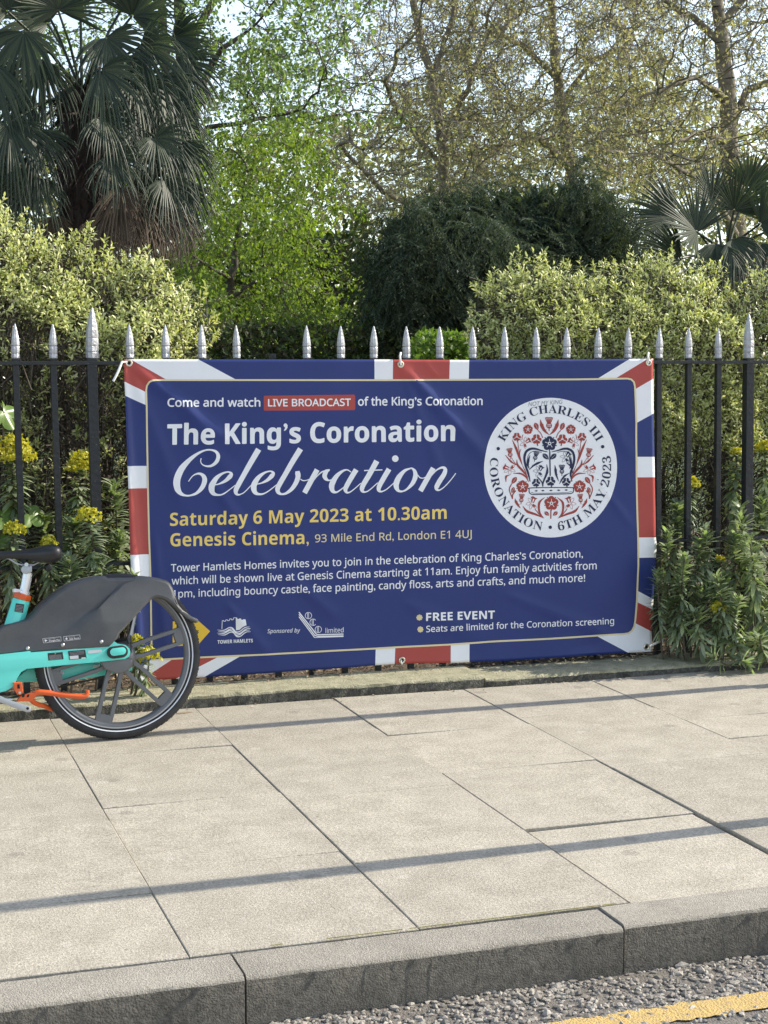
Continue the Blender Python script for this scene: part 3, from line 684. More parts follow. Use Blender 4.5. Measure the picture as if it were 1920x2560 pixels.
# small logos
c7 = lambda x, y: (440 + x * .27728, 1500 + y * .27728)
pr.poly([(431, 1553), (497, 1553), (524.6, 1577.6), (494, 1612), (431, 1615)], M['amber'], 0)
line(pr, 'Tower', (437, 1569), (482, 1567.8), 11, M['ink'], .012, 1); line(pr, 'Hamlets', (436, 1584), (496, 1582.3), 11, M['ink'], .012, 1); line(pr, 'Homes', (437, 1598), (487, 1596.5), 11, M['ink'], .012, 1)
cr = [(412, 260), (415, 185), (428, 183), (429, 192), (445, 190), (446, 179), (462, 177), (463, 186), (480, 184), (481, 171), (498, 168), (499, 178), (515, 176), (516, 160), (536, 156)]
for i in range(len(cr) - 1): pr.stroke([c7(*cr[i]), c7(*cr[i + 1])], 1.5, WH)
pr.poly([c7(*p) for p in [(536, 154), (548, 158), (549, 167), (566, 170), (567, 163), (584, 166), (585, 175), (602, 177), (603, 171), (625, 174), (632, 225), (600, 240), (570, 268), (540, 272)]], WH)
for k in range(4): pr.stroke([c7(x - 2 + (8 if k % 2 else 0), y + k * 14) for x, y in [(372, 268), (430, 272), (480, 248), (510, 252), (540, 285), (575, 282), (620, 246), (662, 240)]], [.6, 2.2, 2.4, 2.2, 2.6, 2.4, 2.2, .8], WH)
pr.stroke([c7(505, 255), c7(540, 300)], 3.2, WH, 1)
for k, (a, b, c_, d) in enumerate([((1107, 108), (1265, 308), (1278, 312), (1512, 308)), ((1107, 128), (1250, 318), (1275, 327), (1512, 325))]):
    pr.stroke([c7(*a), c7(*b)], 2.6, WH); pr.stroke([c7(*b), c7(*c_)], 2.6, WH); pr.stroke([c7(*c_), c7(*d)], 2.8, WH)
pr.stroke([c7(1107, 150), c7(1248, 338)], 2.2, WH); pr.stroke([c7(1248, 338), c7(1512, 330)], 1.6, WH)
for q, (x, y) in enumerate([(1193, 140), (1235, 200), (1282, 265)]):
    a0, a1 = (-2.4, 2.4) if q != 1 else (.75, 5.5)
    pr.stroke([c7(x + 29 * math.cos(a), y + 29 * math.sin(a)) for a in np.linspace(0, 2 * math.pi, 20)[(0 if q != 1 else 2):(20 if q != 1 else 18)]], 1.3, WH, n=3)
    pr.stroke([c7(x - 9, y - 24), c7(x - 9, y + 24)], 1.2, WH); pr.stroke([c7(x + 2, y - 26), c7(x + 2, y + 26)], 1.2, WH)
for x, y in ((1048.6, 1543.9), (1050.9, 1573.6)):
    for k in range(8): pr.disc((x + 5.2 * math.cos(k * math.pi / 4), y + 5.2 * math.sin(k * math.pi / 4)), 2.6, M['cream'], k % 2, n=10)
    pr.disc((x, y), 5, M['cream'], 2, n=12); pr.disc((x, y), 2.2, M['gold'], 3, n=10)
pr.build('lettering')
pg = Print(); pg.stroke(PANEL, 4.4, M['cream'], 1, closed=True, n=1); pg.build('gold_border')

# round emblem
class Emblem(Print):
    def stroke(s, pts, wd, m, layer=0, closed=False, n=6):
        k = 1.3 if m is not M['white'] else 1.0
        Print.stroke(s, pts, wd * k if np.isscalar(wd) else [q * k for q in wd], m, layer, closed, n)
em = Emblem(); E_ = lambda x, y: (1140 + x * .31344, 960 + y * .31344)
F_ = lambda x, y: (1220 + x * .19289, 1020 + y * .19289); G_ = lambda x, y: (1220 + x * .19289, 1180 + y * .19289)
RED, INK = M['brick'], M['ink']
em.disc((1377.1, 1169.2), 166.6, WH, 0, ry=174.7, n=96)
def arc(body, a0, a1, rb, cap, inside, off):
    V, T = glyphs(body, off); x0, x1 = V[:, 0].min(), V[:, 0].max(); k = cap / capof(chr(0x1D400 + 7), off)
    th = np.radians(a0 + (a1 - a0) * (V[:, 0] - x0) / (x1 - x0)); r = rb + (-1 if inside else 1) * V[:, 1] * k
    P = np.stack([1377.1 + 166.6 * r * np.cos(th), 1169.2 - 174.7 * r * np.sin(th)], 1); em.raw(P, T, INK, 2, 10)
ser = lambda t: sh(t, 0x1D400, dg=0x1D7CE)
arc(ser('KING CHARLES III'), 152, 28, .782, .118, False, -.006)
arc(ser('CORONATION'), 170.5, 261.5, .912, .122, True, -.006)
arc(ser('6TH MAY 2023'), 277.5, 371, .912, .122, True, -.006)
for x, y in ((340, 516), (1170, 500), (753, 1143)): em.disc(E_(x, y), 4.3, INK, 2)
def mir(fn, ax): return lambda x, y: fn(2 * ax - x, y)
def rose(fn, x, y, r, m, ph=0):
    c = fn(x, y); r *= .19289
    for k in range(5):
        a = -math.pi / 2 + k * 2 * math.pi / 5 + ph
        em.disc((c[0] + r * .58 * math.cos(a), c[1] + r * .58 * math.sin(a)), r * .43, m, 2, n=14)
        a2 = a + math.pi / 5; em.stroke([(c[0] + r * .5 * math.cos(a2), c[1] + r * .5 * math.sin(a2)), (c[0] + r * 1.02 * math.cos(a2), c[1] + r * 1.02 * math.sin(a2))], r * .11, m, 2)
        em.stroke([(c[0] + r * .3 * math.cos(a), c[1] + r * .3 * math.sin(a)), (c[0] + r * .62 * math.cos(a), c[1] + r * .62 * math.sin(a))], r * .07, WH, 3)
    em.disc(c, r * .24, WH, 3, n=10); em.disc(c, r * .12, m, 4, n=8)
def sham(fn, x, y, r, m):
    for a in (-90, 30, 150):
        for d in (-24, 24):
            b = R(a + d); q = fn(x + r * .6 * math.cos(b), y + r * .6 * math.sin(b)); em.disc(q, r * .40 * .193, m, 2, n=12)
        em.stroke([fn(x, y), fn(x + r * .85 * math.cos(R(a)), y + r * .85 * math.sin(R(a)))], r * .02, WH, 3)
    em.stroke([fn(x, y), fn(x + r * .1, y + r * .8), fn(x + r * .25, y + r * 1.3)], r * .035, m, 2)
def leaf(fn, a, b, wd, m, vein=True):
    a, b = np.array(fn(*a)), np.array(fn(*b)); d = b - a; n_ = np.array([-d[1], d[0]]) / np.hypot(*d) * wd * .193
    em.poly([tuple(a + d * t + n_ * q) for t, q in ((0, 0), (.2, .38), (.45, .5), (.75, .34), (1, 0), (.75, -.34), (.45, -.5), (.2, -.38))], m, 2)
    if vein: em.stroke([a + d * .15, a + d * .8], .5, WH, 3)
def thistle(fn, x, y, s, m, rot=0):
    def q(u, v): return fn(x + s * (u * math.cos(rot) - v * math.sin(rot)), y + s * (u * math.sin(rot) + v * math.cos(rot)))
    em.poly([q(.48 * math.cos(t) , .35 + .5 * math.sin(t)) for t in np.linspace(0, 2 * math.pi, 14, endpoint=False)], m, 2)
    for u in (-.62, -.4, -.2, 0, .2, .4, .62): em.stroke([q(u * .45, -.1), q(u, -.92)], s * .016, m, 2)
    em.stroke([q(-.62, -.92), q(-.3, -1.0), q(0, -.95), q(.3, -1.0), q(.62, -.92)], s * .015, m, 2)
    for v in (.2, .45):
        for u in (-.2, 0, .2): em.disc(q(u, v), s * .016, WH, 3, n=6)
    em.stroke([q(0, .8), q(0, 1.3)], s * .02, m, 2)
def jag(fn, pts, w0, m):
    P = pts; em.stroke([fn(*p) for p in P], [.6, w0 * .193, w0 * .15, .8], m, 2)
    for i in (1, 2):
        for sgn in (-1, 1):
            dx = sgn * w0 * .8; em.stroke([fn(*P[i]), fn(P[i][0] + dx, P[i][1] - w0 * .5)], [w0 * .07, .3], m, 2)
def daff(fn, x, y, s, m, rot=0):
    def q(u, v): return fn(x + s * (u * math.cos(rot) - v * math.sin(rot)), y + s * (u * math.sin(rot) + v * math.cos(rot)))
    for k in range(5):
        a = .6 + k * 1.05; c0, s0 = math.cos(a), math.sin(a)
        em.stroke([q(.15 * c0, .15 * s0), q(.6 * c0 - .22 * s0, .6 * s0 + .22 * c0), q(1.05 * c0, 1.05 * s0), q(.6 * c0 + .22 * s0, .6 * s0 - .22 * c0), q(.15 * c0, .15 * s0)], .55, m, 2)
    em.poly([q(-.2, -.2), q(.25, -.1), q(.35, -.75), q(.6, -1.0), q(.1, -1.0), q(-.15, -1.15), q(-.55, -.9), q(-.3, -.7)], m, 2); em.poly([q(-.05, -.2), q(.1, -.2), q(.12, -.75), q(-.1, -.75)], WH, 3)
    em.poly([q(.2, .1), q(.75, .25), q(.5, .55), q(.1, .4)], m, 2)
thistle(F_, 797, 200, 78, RED); 
for f_, g_ in ((F_, G_), (mir(F_, 800), mir(G_, 820))):
    jag(f_, [(685, 150), (703, 225), (740, 295), (797, 348)], 34, RED); leaf(f_, (615, 190), (655, 290), 62, RED); em.stroke([f_(655, 290), f_(690, 330), f_(715, 388)], 1.6, RED, 2)
    rose(f_, 525, 278, 64, RED); sham(f_, 380, 375, 56, RED); sham(f_, 635, 405, 66, RED); daff(f_, 490, 450, 72, RED, 1.0)
    em.stroke([f_(460, 345), f_(450, 380), f_(452, 400)], 1.3, RED, 2)
    for pts, wd in (([(320, 410), (370, 520), (415, 640), (450, 740)], 5), ([(395, 410), (400, 500), (415, 570)], 1.6), ([(435, 530), (415, 600), (440, 690)], 3), ([(380, 670), (390, 740), (450, 810), (520, 900)], 4.5), ([(230, 610), (300, 690), (370, 740)], 4), ([(310, 640), (360, 720), (430, 790)], 1.4), ([(450, 740), (490, 830), (520, 930)], 2.2),
                    ([(330, 850), (420, 850), (490, 890), (530, 960)], 3.6), ([(285, 870), (240, 890), (238, 960)], 4.5), ([(390, 360), (340, 470), (420, 700)], 0)):
        if wd: em.stroke([f_(*p) for p in pts], [.7] + [wd * .9] * (len(pts) - 2) + [.9], RED, 2)
    thistle(f_, 292, 585, 62, RED, -.15); daff(f_, 285, 790, 78, RED, -1.2)
    rose(g_, 450, 190, 82, RED); leaf(g_, (375, 65), (310, 155), 60, RED); leaf(g_, (340, 195), (310, 275), 45, RED)
    em.stroke([g_(310, 155), g_(280, 230), g_(320, 350)], 2, RED, 2); em.stroke([g_(360, 240), g_(325, 290), g_(315, 345)], 2.4, RED, 2)
    thistle(g_, 435, 345, 58, RED, .1); jag(g_, [(350, 345), (365, 390), (390, 430), (420, 470)], 26, RED); daff(g_, 575, 405, 80, RED, .3)
    em.stroke([g_(450, 440), g_(510, 510), g_(620, 550), g_(730, 600)], [.6, 5, 4, .6], RED, 2); em.stroke([g_(740, 328), g_(668, 400), g_(670, 520), g_(725, 600)], [.6, 4.5, 3.6, .6], RED, 2); em.stroke([g_(610, 480), g_(660, 540), g_(690, 580)], 1.6, RED, 2)
    leaf(g_, (735, 515), (795, 565), 50, RED)
    em.stroke([f_(775, 570), f_(690, 550), f_(620, 530), (f_(555, 532)), f_(500, 570), f_(478, 650), f_(492, 745), f_(525, 850), g_(548, 125)], [1.2, 2.6, 4, 4.6, 4.6, 4.4, 4.2, 4, 1.5], INK, 2)
    em.stroke([f_(700, 575), f_(610, 560), f_(545, 590), f_(515, 670), f_(530, 760)], 1.0, INK, 2)
    leaf(f_, (712, 592), (790, 668), 62, INK); jag(f_, [(550, 610), (525, 690), (520, 740), (540, 790)], 26, INK); 
rose(G_, 825, 405, 94, RED); em.stroke([G_(818, 490), G_(816, 605)], 2.2, RED, 2)
rose(F_, 800, 460, 96, INK); em.stroke([F_(803, 560), F_(806, 700), F_(810, 880)], 2.4, INK, 2)
thistle(F_, 622, 625, 58, INK, .25); daff(F_, 1015, 640, 74, INK, .6); daff(F_, 665, 820, 74, INK, .5); thistle(F_, 962, 800, 62, INK)
jag(F_, [(715, 690), (650, 715), (590, 750), (540, 800)], 22, INK); jag(F_, [(870, 740), (880, 810), (890, 870), (920, 950)], 26, INK); jag(F_, [(1060, 845), (1000, 880), (960, 930), (930, 985)], 20, INK)
em.stroke([F_(1020, 710), F_(1080, 760), F_(1100, 850)], [1, 4, 1], INK, 2); em.stroke([F_(765, 730), F_(770, 830), F_(720, 960), F_(715, 1020)], [.8, 4.5, 3, 1.5], INK, 2); em.stroke([F_(640, 890), F_(700, 960), F_(715, 1020)], 2.2, INK, 2)
for x, y, r in ((625, 140, 54), (815, 120, 64), (1018, 130, 56)): sham(G_, x, y, r, INK)
bd = [(575, 206), (1070, 202), (1108, 212), (1112, 245), (1090, 275), (1000, 284), (660, 292), (575, 290), (540, 270), (538, 228)]
em.stroke([G_(*p) for p in bd], 1.7, INK, 2, closed=True); em.stroke([G_(x, y) for x, y in ((560, 262), (640, 276), (1000, 268), (1090, 252))], .9, INK, 2)
for x, y in ((628, 245), (715, 242), (820, 240), (920, 237), (1018, 234)): em.poly([G_(x - 24, y), G_(x, y - 11), G_(x + 24, y), G_(x, y + 11)], INK, 2)
line(em, 'NOT MY KING', E_(580, 178), E_(848, 158), 10.5, M['pencil'], -.012, 2, slant=.15)
em.build('emblem')

# eyelets and the nylon ties that hold the banner to the railing
def eyelet(px, py):
    p = cloth(np.array([[px, py]]), .0015)[0]; mb = MB()
    mb.lathe([(.0075, .0), (.0085, -.003), (.0125, -.004), (.0155, -.0025), (.0165, .001)], p, 'y', 20)
    e = mb.build('eyelet', M['brass'], banner, smooth=True)
    mb = MB(); mb.lathe([(0, -.0012), (.0082, -.0012)], p, 'y', 16); mb.build('hole', M['hole'], e)
    return p
for px, py in ((322, 907.4), (1002, 911), (1620, 906.7), (1613.6, 1616.5), (1004, 1650)): eyelet(px, py)
def tie(pts, r=.0038, flat=None):
    mb = MB(); mb.tube(pts, r, 8); return mb.build('cable_tie', M['tie'], banner, smooth=True)
def bp(px, py, dy=0): p = at(px, py, YB - .012 + dy); return tuple(p)
tie([bp(318, 905, .01), bp(305, 905), bp(297, 925, -.01), bp(290, 940, -.02), bp(283, 953, -.02)], .0055)
tie([bp(1002, 913, .005), bp(1001, 900, -.004), bp(1000, 890, .0), bp(1002, 882, .02)], .005); tie([bp(1620, 908, .005), bp(1621, 898, -.004), bp(1620, 890, .0), bp(1621, 882, .02)], .0055)
tie([bp(1627, 1614, .01), bp(1640, 1608, 0), bp(1653, 1600, .02)], .0055); mb = MB(); q = bp(1653, 1600, .02); mb.box((q[0] - .008, q[1] - .008, q[2] - .013), (q[0] + .008, q[1] + .008, q[2] + .013)); mb.build('tie_head', M['tie'], banner, bevel=.002)
tie([bp(1004, 1650, .004), bp(1003, 1655, -.006), bp(1005, 1661, -.008)], .003)

# ------------------------------------------------------------------ electric hire bicycle leaning back a little
LB = R(6); bike = empty('bicycle', (1.0, 6.2, 0), (-LB, 0, 0))
tag(bike, 'turquoise electric hire bicycle with dark grey rear cover and orange kickstand parked by the banner', 'bicycle')
MB_ = wmat(bike); MBi = np.array(MB_.inverted()); RO = MBi[:3, :3] @ _O + MBi[:3, 3]
def bk(px, py, off=0.0):                    # photo pixel -> (x, z) in the bicycle's own plane
    d = MBi[:3, :3] @ ray(px, py); q = RO + d * ((off - RO[1]) / d[1]); return (q[0], q[2])
def BW(x, y, z): return MB_ @ Vector((x, y, z))
def bprism(mb, pts, y0, y1, off=None, mi=0):
    poly = [bk(p[0], p[1], y0 if off is None else off) for p in pts]; mb.prism(poly, lambda p, d: BW(p[0], d, p[1]), y0, y1, mi)
def btube(mb, pts, r, seg=10, off=0.0, mi=0): mb.tube([BW(*(lambda q, o: (q[0], o, q[1]))(bk(p[0], p[1], p[2] if len(p) > 2 else off), p[2] if len(p) > 2 else off)) for p in pts], r, seg, mi)
WR = .326; wx = bk(296, 1641)[0]
def wheel(cx, label=None):
    w_ = empty('wheel', (cx, 0, WR)); w_.parent = bike
    if label: w_["label"] = label
    O3 = Vector((cx, 0, WR))
    def ringl(prof, seg=96, close=True):
        mb = MB(); vs = []
        for r, h in prof:
            for k in range(seg):
                a = 2 * math.pi * k / seg; vs.append(BW(cx + r * math.cos(a), h, WR + r * math.sin(a)))
        n = len(prof)
        mb.add(vs, [(i * seg + k, i * seg + (k + 1) % seg, ((i + 1) % n) * seg + (k + 1) % seg, ((i + 1) % n) * seg + k) for i in range(n if close else n - 1) for k in range(seg)])
        return mb
    ty = ringl([(WR, 0), (WR - .003, -.013), (WR - .011, -.021), (WR - .022, -.0235), (WR - .034, -.020), (WR - .042, -.014), (WR - .042, .014), (WR - .034, .020), (WR - .022, .0235), (WR - .011, .021), (WR - .003, .013)])
    tyre = ty.build('tyre', BK['tyre'], w_, smooth=True, auto=60)
    mb = MB()
    for k in range(84):                      # tread blocks
        for sd in (-1, 1):
            a = 2 * math.pi * (k + (.5 if sd > 0 else 0)) / 84
            q = []
            for da, y, r in ((-.012, .003, WR + .0016), (.016, .003, WR + .0016), (.034, .019, WR - .0085), (.010, .019, WR - .0085)):
                q.append(BW(cx + r * math.cos(a + da), sd * y, WR + r * math.sin(a + da)))
            p = [BW(cx + (WR - .012) * math.cos(a), sd * .008, WR + (WR - .012) * math.sin(a))]
            mb.add(q + p, [(0, 1, 2, 3), (0, 1, 4), (1, 2, 4), (2, 3, 4), (3, 0, 4)])
    mb.build('tread', BK['tyre'], w_, weld=False)
    ringl([(WR * .905, -.0232), (WR * .892, -.0218), (WR * .892, -.0205), (WR * .905, -.022)]).build('reflective_band', BK['reflect'], w_, smooth=True)
    rim = ringl([(WR * .872, -.015), (WR * .86, -.0175), (WR * .83, -.0165), (WR * .805, -.010), (WR * .798, 0), (WR * .805, .010), (WR * .83, .0165), (WR * .872, .015)])
    ro = rim.build('rim', BK['rim'], w_, smooth=True, auto=50)
    ringl([(WR * .868, -.0182), (WR * .852, -.0186), (WR * .852, -.0165), (WR * .868, -.0165)]).build('rim_edge', BK['alu'], w_, smooth=True)
    mb = MB(); RI = WR * .81
    for k in range(6):                       # six paired cast spokes
        a = R(15 + 60 * k); ca, sa = math.cos(a), math.sin(a)
        def q(r, t, y): return BW(cx + r * ca - t * sa, y, WR + r * sa + t * ca)
        for sd in (-1, 1):
            pts = [(.045, sd * .021), (.10, sd * .0265), (.18, sd * .0265), (RI + .004, sd * .0265)]
            vs = []; 
            for r, t in pts:
                hw = .0078 if r > .06 else .010; d_ = .013 if r < .2 else .011
                vs += [q(r, t - hw, -d_), q(r, t + hw, -d_), q(r, t + hw, d_), q(r, t - hw, d_)]
            mb.add(vs, [(i * 4 + j, i * 4 + (j + 1) % 4, i * 4 + 4 + (j + 1) % 4, i * 4 + 4 + j) for i in range(3) for j in range(4)] + [(0, 1, 2, 3), (12, 13, 14, 15)])
        mb.add([q(RI - .045, -.0175, -.012), q(RI - .045, .0175, -.012), q(RI, .03, -.012), q(RI, -.03, -.012), q(RI - .032, -.0175, .012), q(RI - .032, .0175, .012), q(RI, .03, .012), q(RI, -.03, .012)][4:8] +
               [q(RI - .032, -.0175, -.012), q(RI - .032, .0175, -.012), q(RI + .003, .032, -.012), q(RI + .003, -.032, -.012)], [(0, 1, 2, 3), (4, 5, 6, 7), (0, 1, 5, 4), (1, 2, 6, 5), (2, 3, 7, 6), (3, 0, 4, 7)])
    mb.build('spokes', BK['rim'], w_, bevel=.0022, weld=False)
    mb = MB(); vs = []; pr_ = [(0, -.042), (.03, -.042), (.048, -.038), (.062, -.024), (.066, -.014), (.066, .014), (.048, .036), (0, .04)]; sg = 40
    for r, h in pr_:
        for k in range(sg): vs.append(BW(cx + r * math.cos(2 * math.pi * k / sg), h, WR + r * math.sin(2 * math.pi * k / sg)))
    mb.add(vs, [(i * sg + k, i * sg + (k + 1) % sg, (i + 1) * sg + (k + 1) % sg, (i + 1) * sg + k) for i in range(len(pr_) - 1) for k in range(sg)])
    mb.build('hub', BK['rim'], w_, smooth=True)
    return w_
wheel(wx, 'rear wheel with cast six pair spokes and a thin reflective ring'); wheel(wx - 1.14, 'front wheel')

# near stay of the frame, seat tube and hidden far stay
mb = MB()
bprism(mb, [(-70, 1652), (0, 1636.8), (75.2, 1628), (78, 1631.5), (180, 1623), (260, 1614.9), (272, 1612), (280, 1601.5), (285, 1602.5), (294, 1609.5), (314, 1613), (323, 1621), (326, 1630), (323, 1641), (313, 1647.5), (285, 1651), (240, 1655.5), (180, 1661), (109.7, 1668), (67.4, 1672), (53, 1680), (44, 1694), (39, 1706), (30, 1718), (16, 1727), (0, 1731), (-70, 1745), (-140, 1700), (-140, 1660)], -.078, -.042)
mb.build('chain_stay', BK['teal'], bike, smooth=True, bevel=.007, segs=3)
mb = MB(); bprism(mb, [(40, 1698), (70, 1672), (130, 1664), (330, 1652), (330, 1676), (262, 1688), (205, 1698), (160, 1703), (150, 1698), (95, 1704), (45, 1706)], .045, .075, off=.05)
st = mb.build('chain_stay', BK['teal'], bike, smooth=True, bevel=.005); st["label"] = "far chain stay with lightening holes"
for P_ in ([(145, 1681), (152, 1677), (160, 1680), (160, 1685), (149, 1687)], [(234, 1663), (249, 1661), (251, 1667), (231, 1670)]):
    mb = MB(); bprism(mb, P_, .040, .044, off=.04); mb.build('stay_hole', BK['labelw'], st, bevel=.001)
mb = MB(); bprism(mb, [(-90, 1650), (0, 1632), (60, 1640), (40, 1700), (0, 1735), (-80, 1740)], -.045, .06); mb.build('motor_housing', BK['teal'], bike, smooth=True, bevel=.015, segs=3)
def taper_box(mb, p0, p1, hx0, hx1, hy, yc=0, oct_=.35):
    a, b = np.array(p0), np.array(p1); d = (b - a) / np.hypot(*(b - a)); n_ = np.array([d[1], -d[0]]); vs = []
    for c, h in ((a, hx0), (b, hx1)):
        for u, v in ((-1, -oct_), (-1, oct_), (-oct_, 1), (oct_, 1), (1, oct_), (1, -oct_), (oct_, -1), (-oct_, -1)):
            vs.append(BW(c[0] + n_[0] * u * h, yc + v * hy, c[1] + n_[1] * u * h))
    mb.add(vs, [(k, (k + 1) % 8, 8 + (k + 1) % 8, 8 + k) for k in range(8)] + [tuple(range(8)), tuple(range(8, 16))])
sa, sb = bk(24, 1600), bk(53, 1499)
mb = MB(); taper_box(mb, sa, sb, .037, .0325, .036); mb.build('seat_tube', BK['teal'], bike, smooth=True, bevel=.003)
sc_ = bk(57.5, 1484.5); mb = MB(); taper_box(mb, sb, sc_, .0335, .0325, .037); mb.build('seat_collar', BK['orange'], bike, smooth=True, bevel=.003)
mb = MB(); btube(mb, [(57, 1490), (63, 1466), (69.5, 1432)], .0185, 20); btube(mb, [(58, 1488), (60, 1478)], .0245, 20); mb.build('seat_post', BK['post'], bike, smooth=True)
mb = MB(); bprism(mb, [(33, 1474), (36, 1471.5), (53, 1474), (53, 1481), (34, 1481)], -.02, .02); mb.build('quick_release', BK['labelw'], bike, bevel=.003)
mb = MB(); btube(mb, [(64, 1424, -.03), (64, 1424, .03)], .017, 18); bprism(mb, [(54, 1418), (80, 1414), (80, 1430), (72, 1434), (60, 1433), (54, 1428)], -.022, .022); mb.build('saddle_clamp', BK['alu'], bike, smooth=True, bevel=.002)
mb = MB(); btube(mb, [(66, 1411.5, -.031), (66, 1411.5, -.036)], .008, 10); mb.build('clamp_bolt', BK['steel'], bike)
mb = MB()
for y in (-.022, .022): btube(mb, [(6, 1394, y), (22, 1396, y), (40, 1408, y), (54, 1412, y), (84, 1412, y), (94, 1407, y), (106, 1400, y)], .0035, 8)
mb.build('saddle_rails', BK['alu'], bike, smooth=True)
# saddle: cross sections lofted from nose to tail
secs = [(-60, 1382, 1398, .018), (-40, 1380.5, 1402, .022), (0, 1378.5, 1397, .028), (50, 1375.5, 1396, .042), (80, 1371.5, 1398, .062), (100, 1365.5, 1402, .084), (115, 1361.5, 1404, .098), (128, 1360, 1403, .102), (138, 1361, 1399, .098), (146, 1366, 1394, .086), (150.5, 1374, 1388, .062)]
vs = []; ns = 18
for px, t0, b0, hw in secs:
    x, zt = bk(px, t0); _, zb = bk(px, b0 + (9 if px > 60 else 3))
    for k in range(ns):
        a = 2 * math.pi * k / ns; cy, cz = math.cos(a), math.sin(a)
        y = hw * math.copysign(abs(cy) ** .75, cy); z = (zt - (zt - zb) * .38) + (zt - zb) * (.38 if cz > 0 else .62 * (1 - .3 * (abs(cy) < .5))) * math.copysign(abs(cz) ** .8, cz)
        vs.append(BW(x, y, z))
mb = MB(); mb.add(vs, [(i * ns + k, i * ns + (k + 1) % ns, (i + 1) * ns + (k + 1) % ns, (i + 1) * ns + k) for i in range(len(secs) - 1) for k in range(ns)] + [tuple(range(ns)), tuple(range((len(secs) - 1) * ns, len(secs) * ns))])
sd_ = mb.build('saddle', BK['saddle'], bike, smooth=True, auto=70); ss = sd_.modifiers.new('smooth', 'SUBSURF'); ss.levels = ss.render_levels = 1
for y, p in ((-.055, (132, 1390)), (.055, (120, 1418))):
    x, z = bk(p[0], p[1], y); mb = MB(); mb.lathe([(0, -.025), (.012, -.022), (.0155, -.01), (.0155, .01), (.012, .022), (0, .025)], BW(x, y, z), 'y', 14); mb.build('saddle_bumper', BK['saddle'], sd_, smooth=True)

# rear cover: hollow moulded shell over the wheel
OUT = [(-30, 1590), (14, 1563.8), (62, 1551), (72, 1546), (86, 1533), (98, 1517), (125, 1494), (141, 1482), (172, 1462), (210, 1448), (248, 1440.5), (263.6, 1441.5), (268, 1445.5), (334.5, 1445), (340, 1441), (366.6, 1442), (392, 1445), (417, 1452), (425.7, 1459), (432.4, 1472), (437.5, 1491), (444, 1509.5), (456, 1526), (469.6, 1538), (493, 1548), (495.7, 1553)]
INN = [(489, 1557), (477, 1553), (464.5, 1543), (447.6, 1531), (430.7, 1514.5), (414, 1501), (400, 1495.5), (388.5, 1494), (378, 1498.5), (370, 1506), (341, 1536.5), (316, 1565), (295.7, 1586), (293, 1595.5), (284, 1604), (270, 1617), (78, 1634), (75, 1631), (0, 1640), (-40, 1646)]
def yface(px, py):                          # the near face bellies out towards the lower edge of the rear panel
    e = .060; 
    sg = ((px - 319) * (1530 - 1447) - (py - 1447) * (232 - 319)) / 120.2; wd = 1.5 + max(0, py - 1520) * 1.1
    q = min(1, max(0, (sg + wd) / (2 * wd))); q = q * q * (3 - 2 * q)
    return -(e + q * (.006 + .024 * min(1, max(0, (py - 1445) / 110))) + .008 * max(0, min(1, (1500 - py) / 60)) * -1)
poly = OUT + INN
cre = [(319, 1447), (287, 1476), (257, 1518), (243, 1530.6), (226, 1538), (188, 1541)]
mb = MB(); n_ = len(poly)
def loop(inset, yf): 
    res = []
    for i, p in enumerate(poly):
        a, b = np.array(poly[i - 1]), np.array(poly[(i + 1) % n_]); d = (b - a) / max(1e-6, np.hypot(*(b - a))); nn = np.array([-d[1], d[0]])
        res.append((p[0] + nn[0] * inset, p[1] + nn[1] * inset))
    return res
r0 = loop(0, 0); r1 = loop(3.2, 0); r2 = loop(7.5, 0)
V0 = [BW(*(lambda q: (q[0], -.046, q[1]))(bk(*p, -.05))) for p in r0]
V1 = [BW(*(lambda q, y: (q[0], y + .004, q[1]))(bk(*p, -.055), yface(*p))) for p in r1]
V2_ = [BW(*(lambda q, y: (q[0], y, q[1]))(bk(*p, -.055), yface(*p))) for p in r2]
VB = [BW(*(lambda q: (q[0], .046, q[1]))(bk(*p, -.05))) for p in r0]
mb.add(V0 + V1, [(i, (i + 1) % n_, n_ + (i + 1) % n_, n_ + i) for i in range(n_)]); mb.add(V1 + V2_, [(i, (i + 1) % n_, n_ + (i + 1) % n_, n_ + i) for i in range(n_)])
# near face, triangulated with interior points so that the crease reads
ip = [(px, py) for px in range(-20, 490, 5) for py in range(1445, 1640, 5) if pil((px, py), loop(10, 0))]
dl = geometry.delaunay_2d_cdt([Vector(p) for p in r2 + ip], [(i, (i + 1) % n_) for i in range(n_)], [tuple(range(n_))], 1, 1e-4)
fv = [BW(*(lambda q, y: (q[0], y, q[1]))(bk(v.x, v.y, -.055), yface(v.x, v.y))) for v in dl[0]]
mb.add(fv, [tuple(f) for f in dl[2]])
no = len(OUT)
mb.add(V0[:no] + VB[:no], [(i, i + 1, no + i + 1, no + i) for i in range(no - 1)])
mb.add([VB[i] for i in range(n_)], [tuple(t) for t in geometry.tessellate_polygon([[Vector((p[0], p[1], 0)) for p in r0]])])
cov = mb.build('rear_cover', BK['dark'], bike, smooth=True, auto=24); sol = cov.modifiers.new('shell', 'SOLIDIFY'); sol.thickness = .003; sol.offset = 0
for px, py in ((69, 1621), (156, 1612), (251, 1603.5)):
    x, z = bk(px, py, -.066); mb = MB(); mb.lathe([(0, -.006), (.0045, -.005), (.0075, -.002), (.0085, .003)], BW(x, yface(px, py) - .0015, z), 'y', 16); mb.build('cover_bolt', BK['steel'], cov, smooth=True, weld=False)
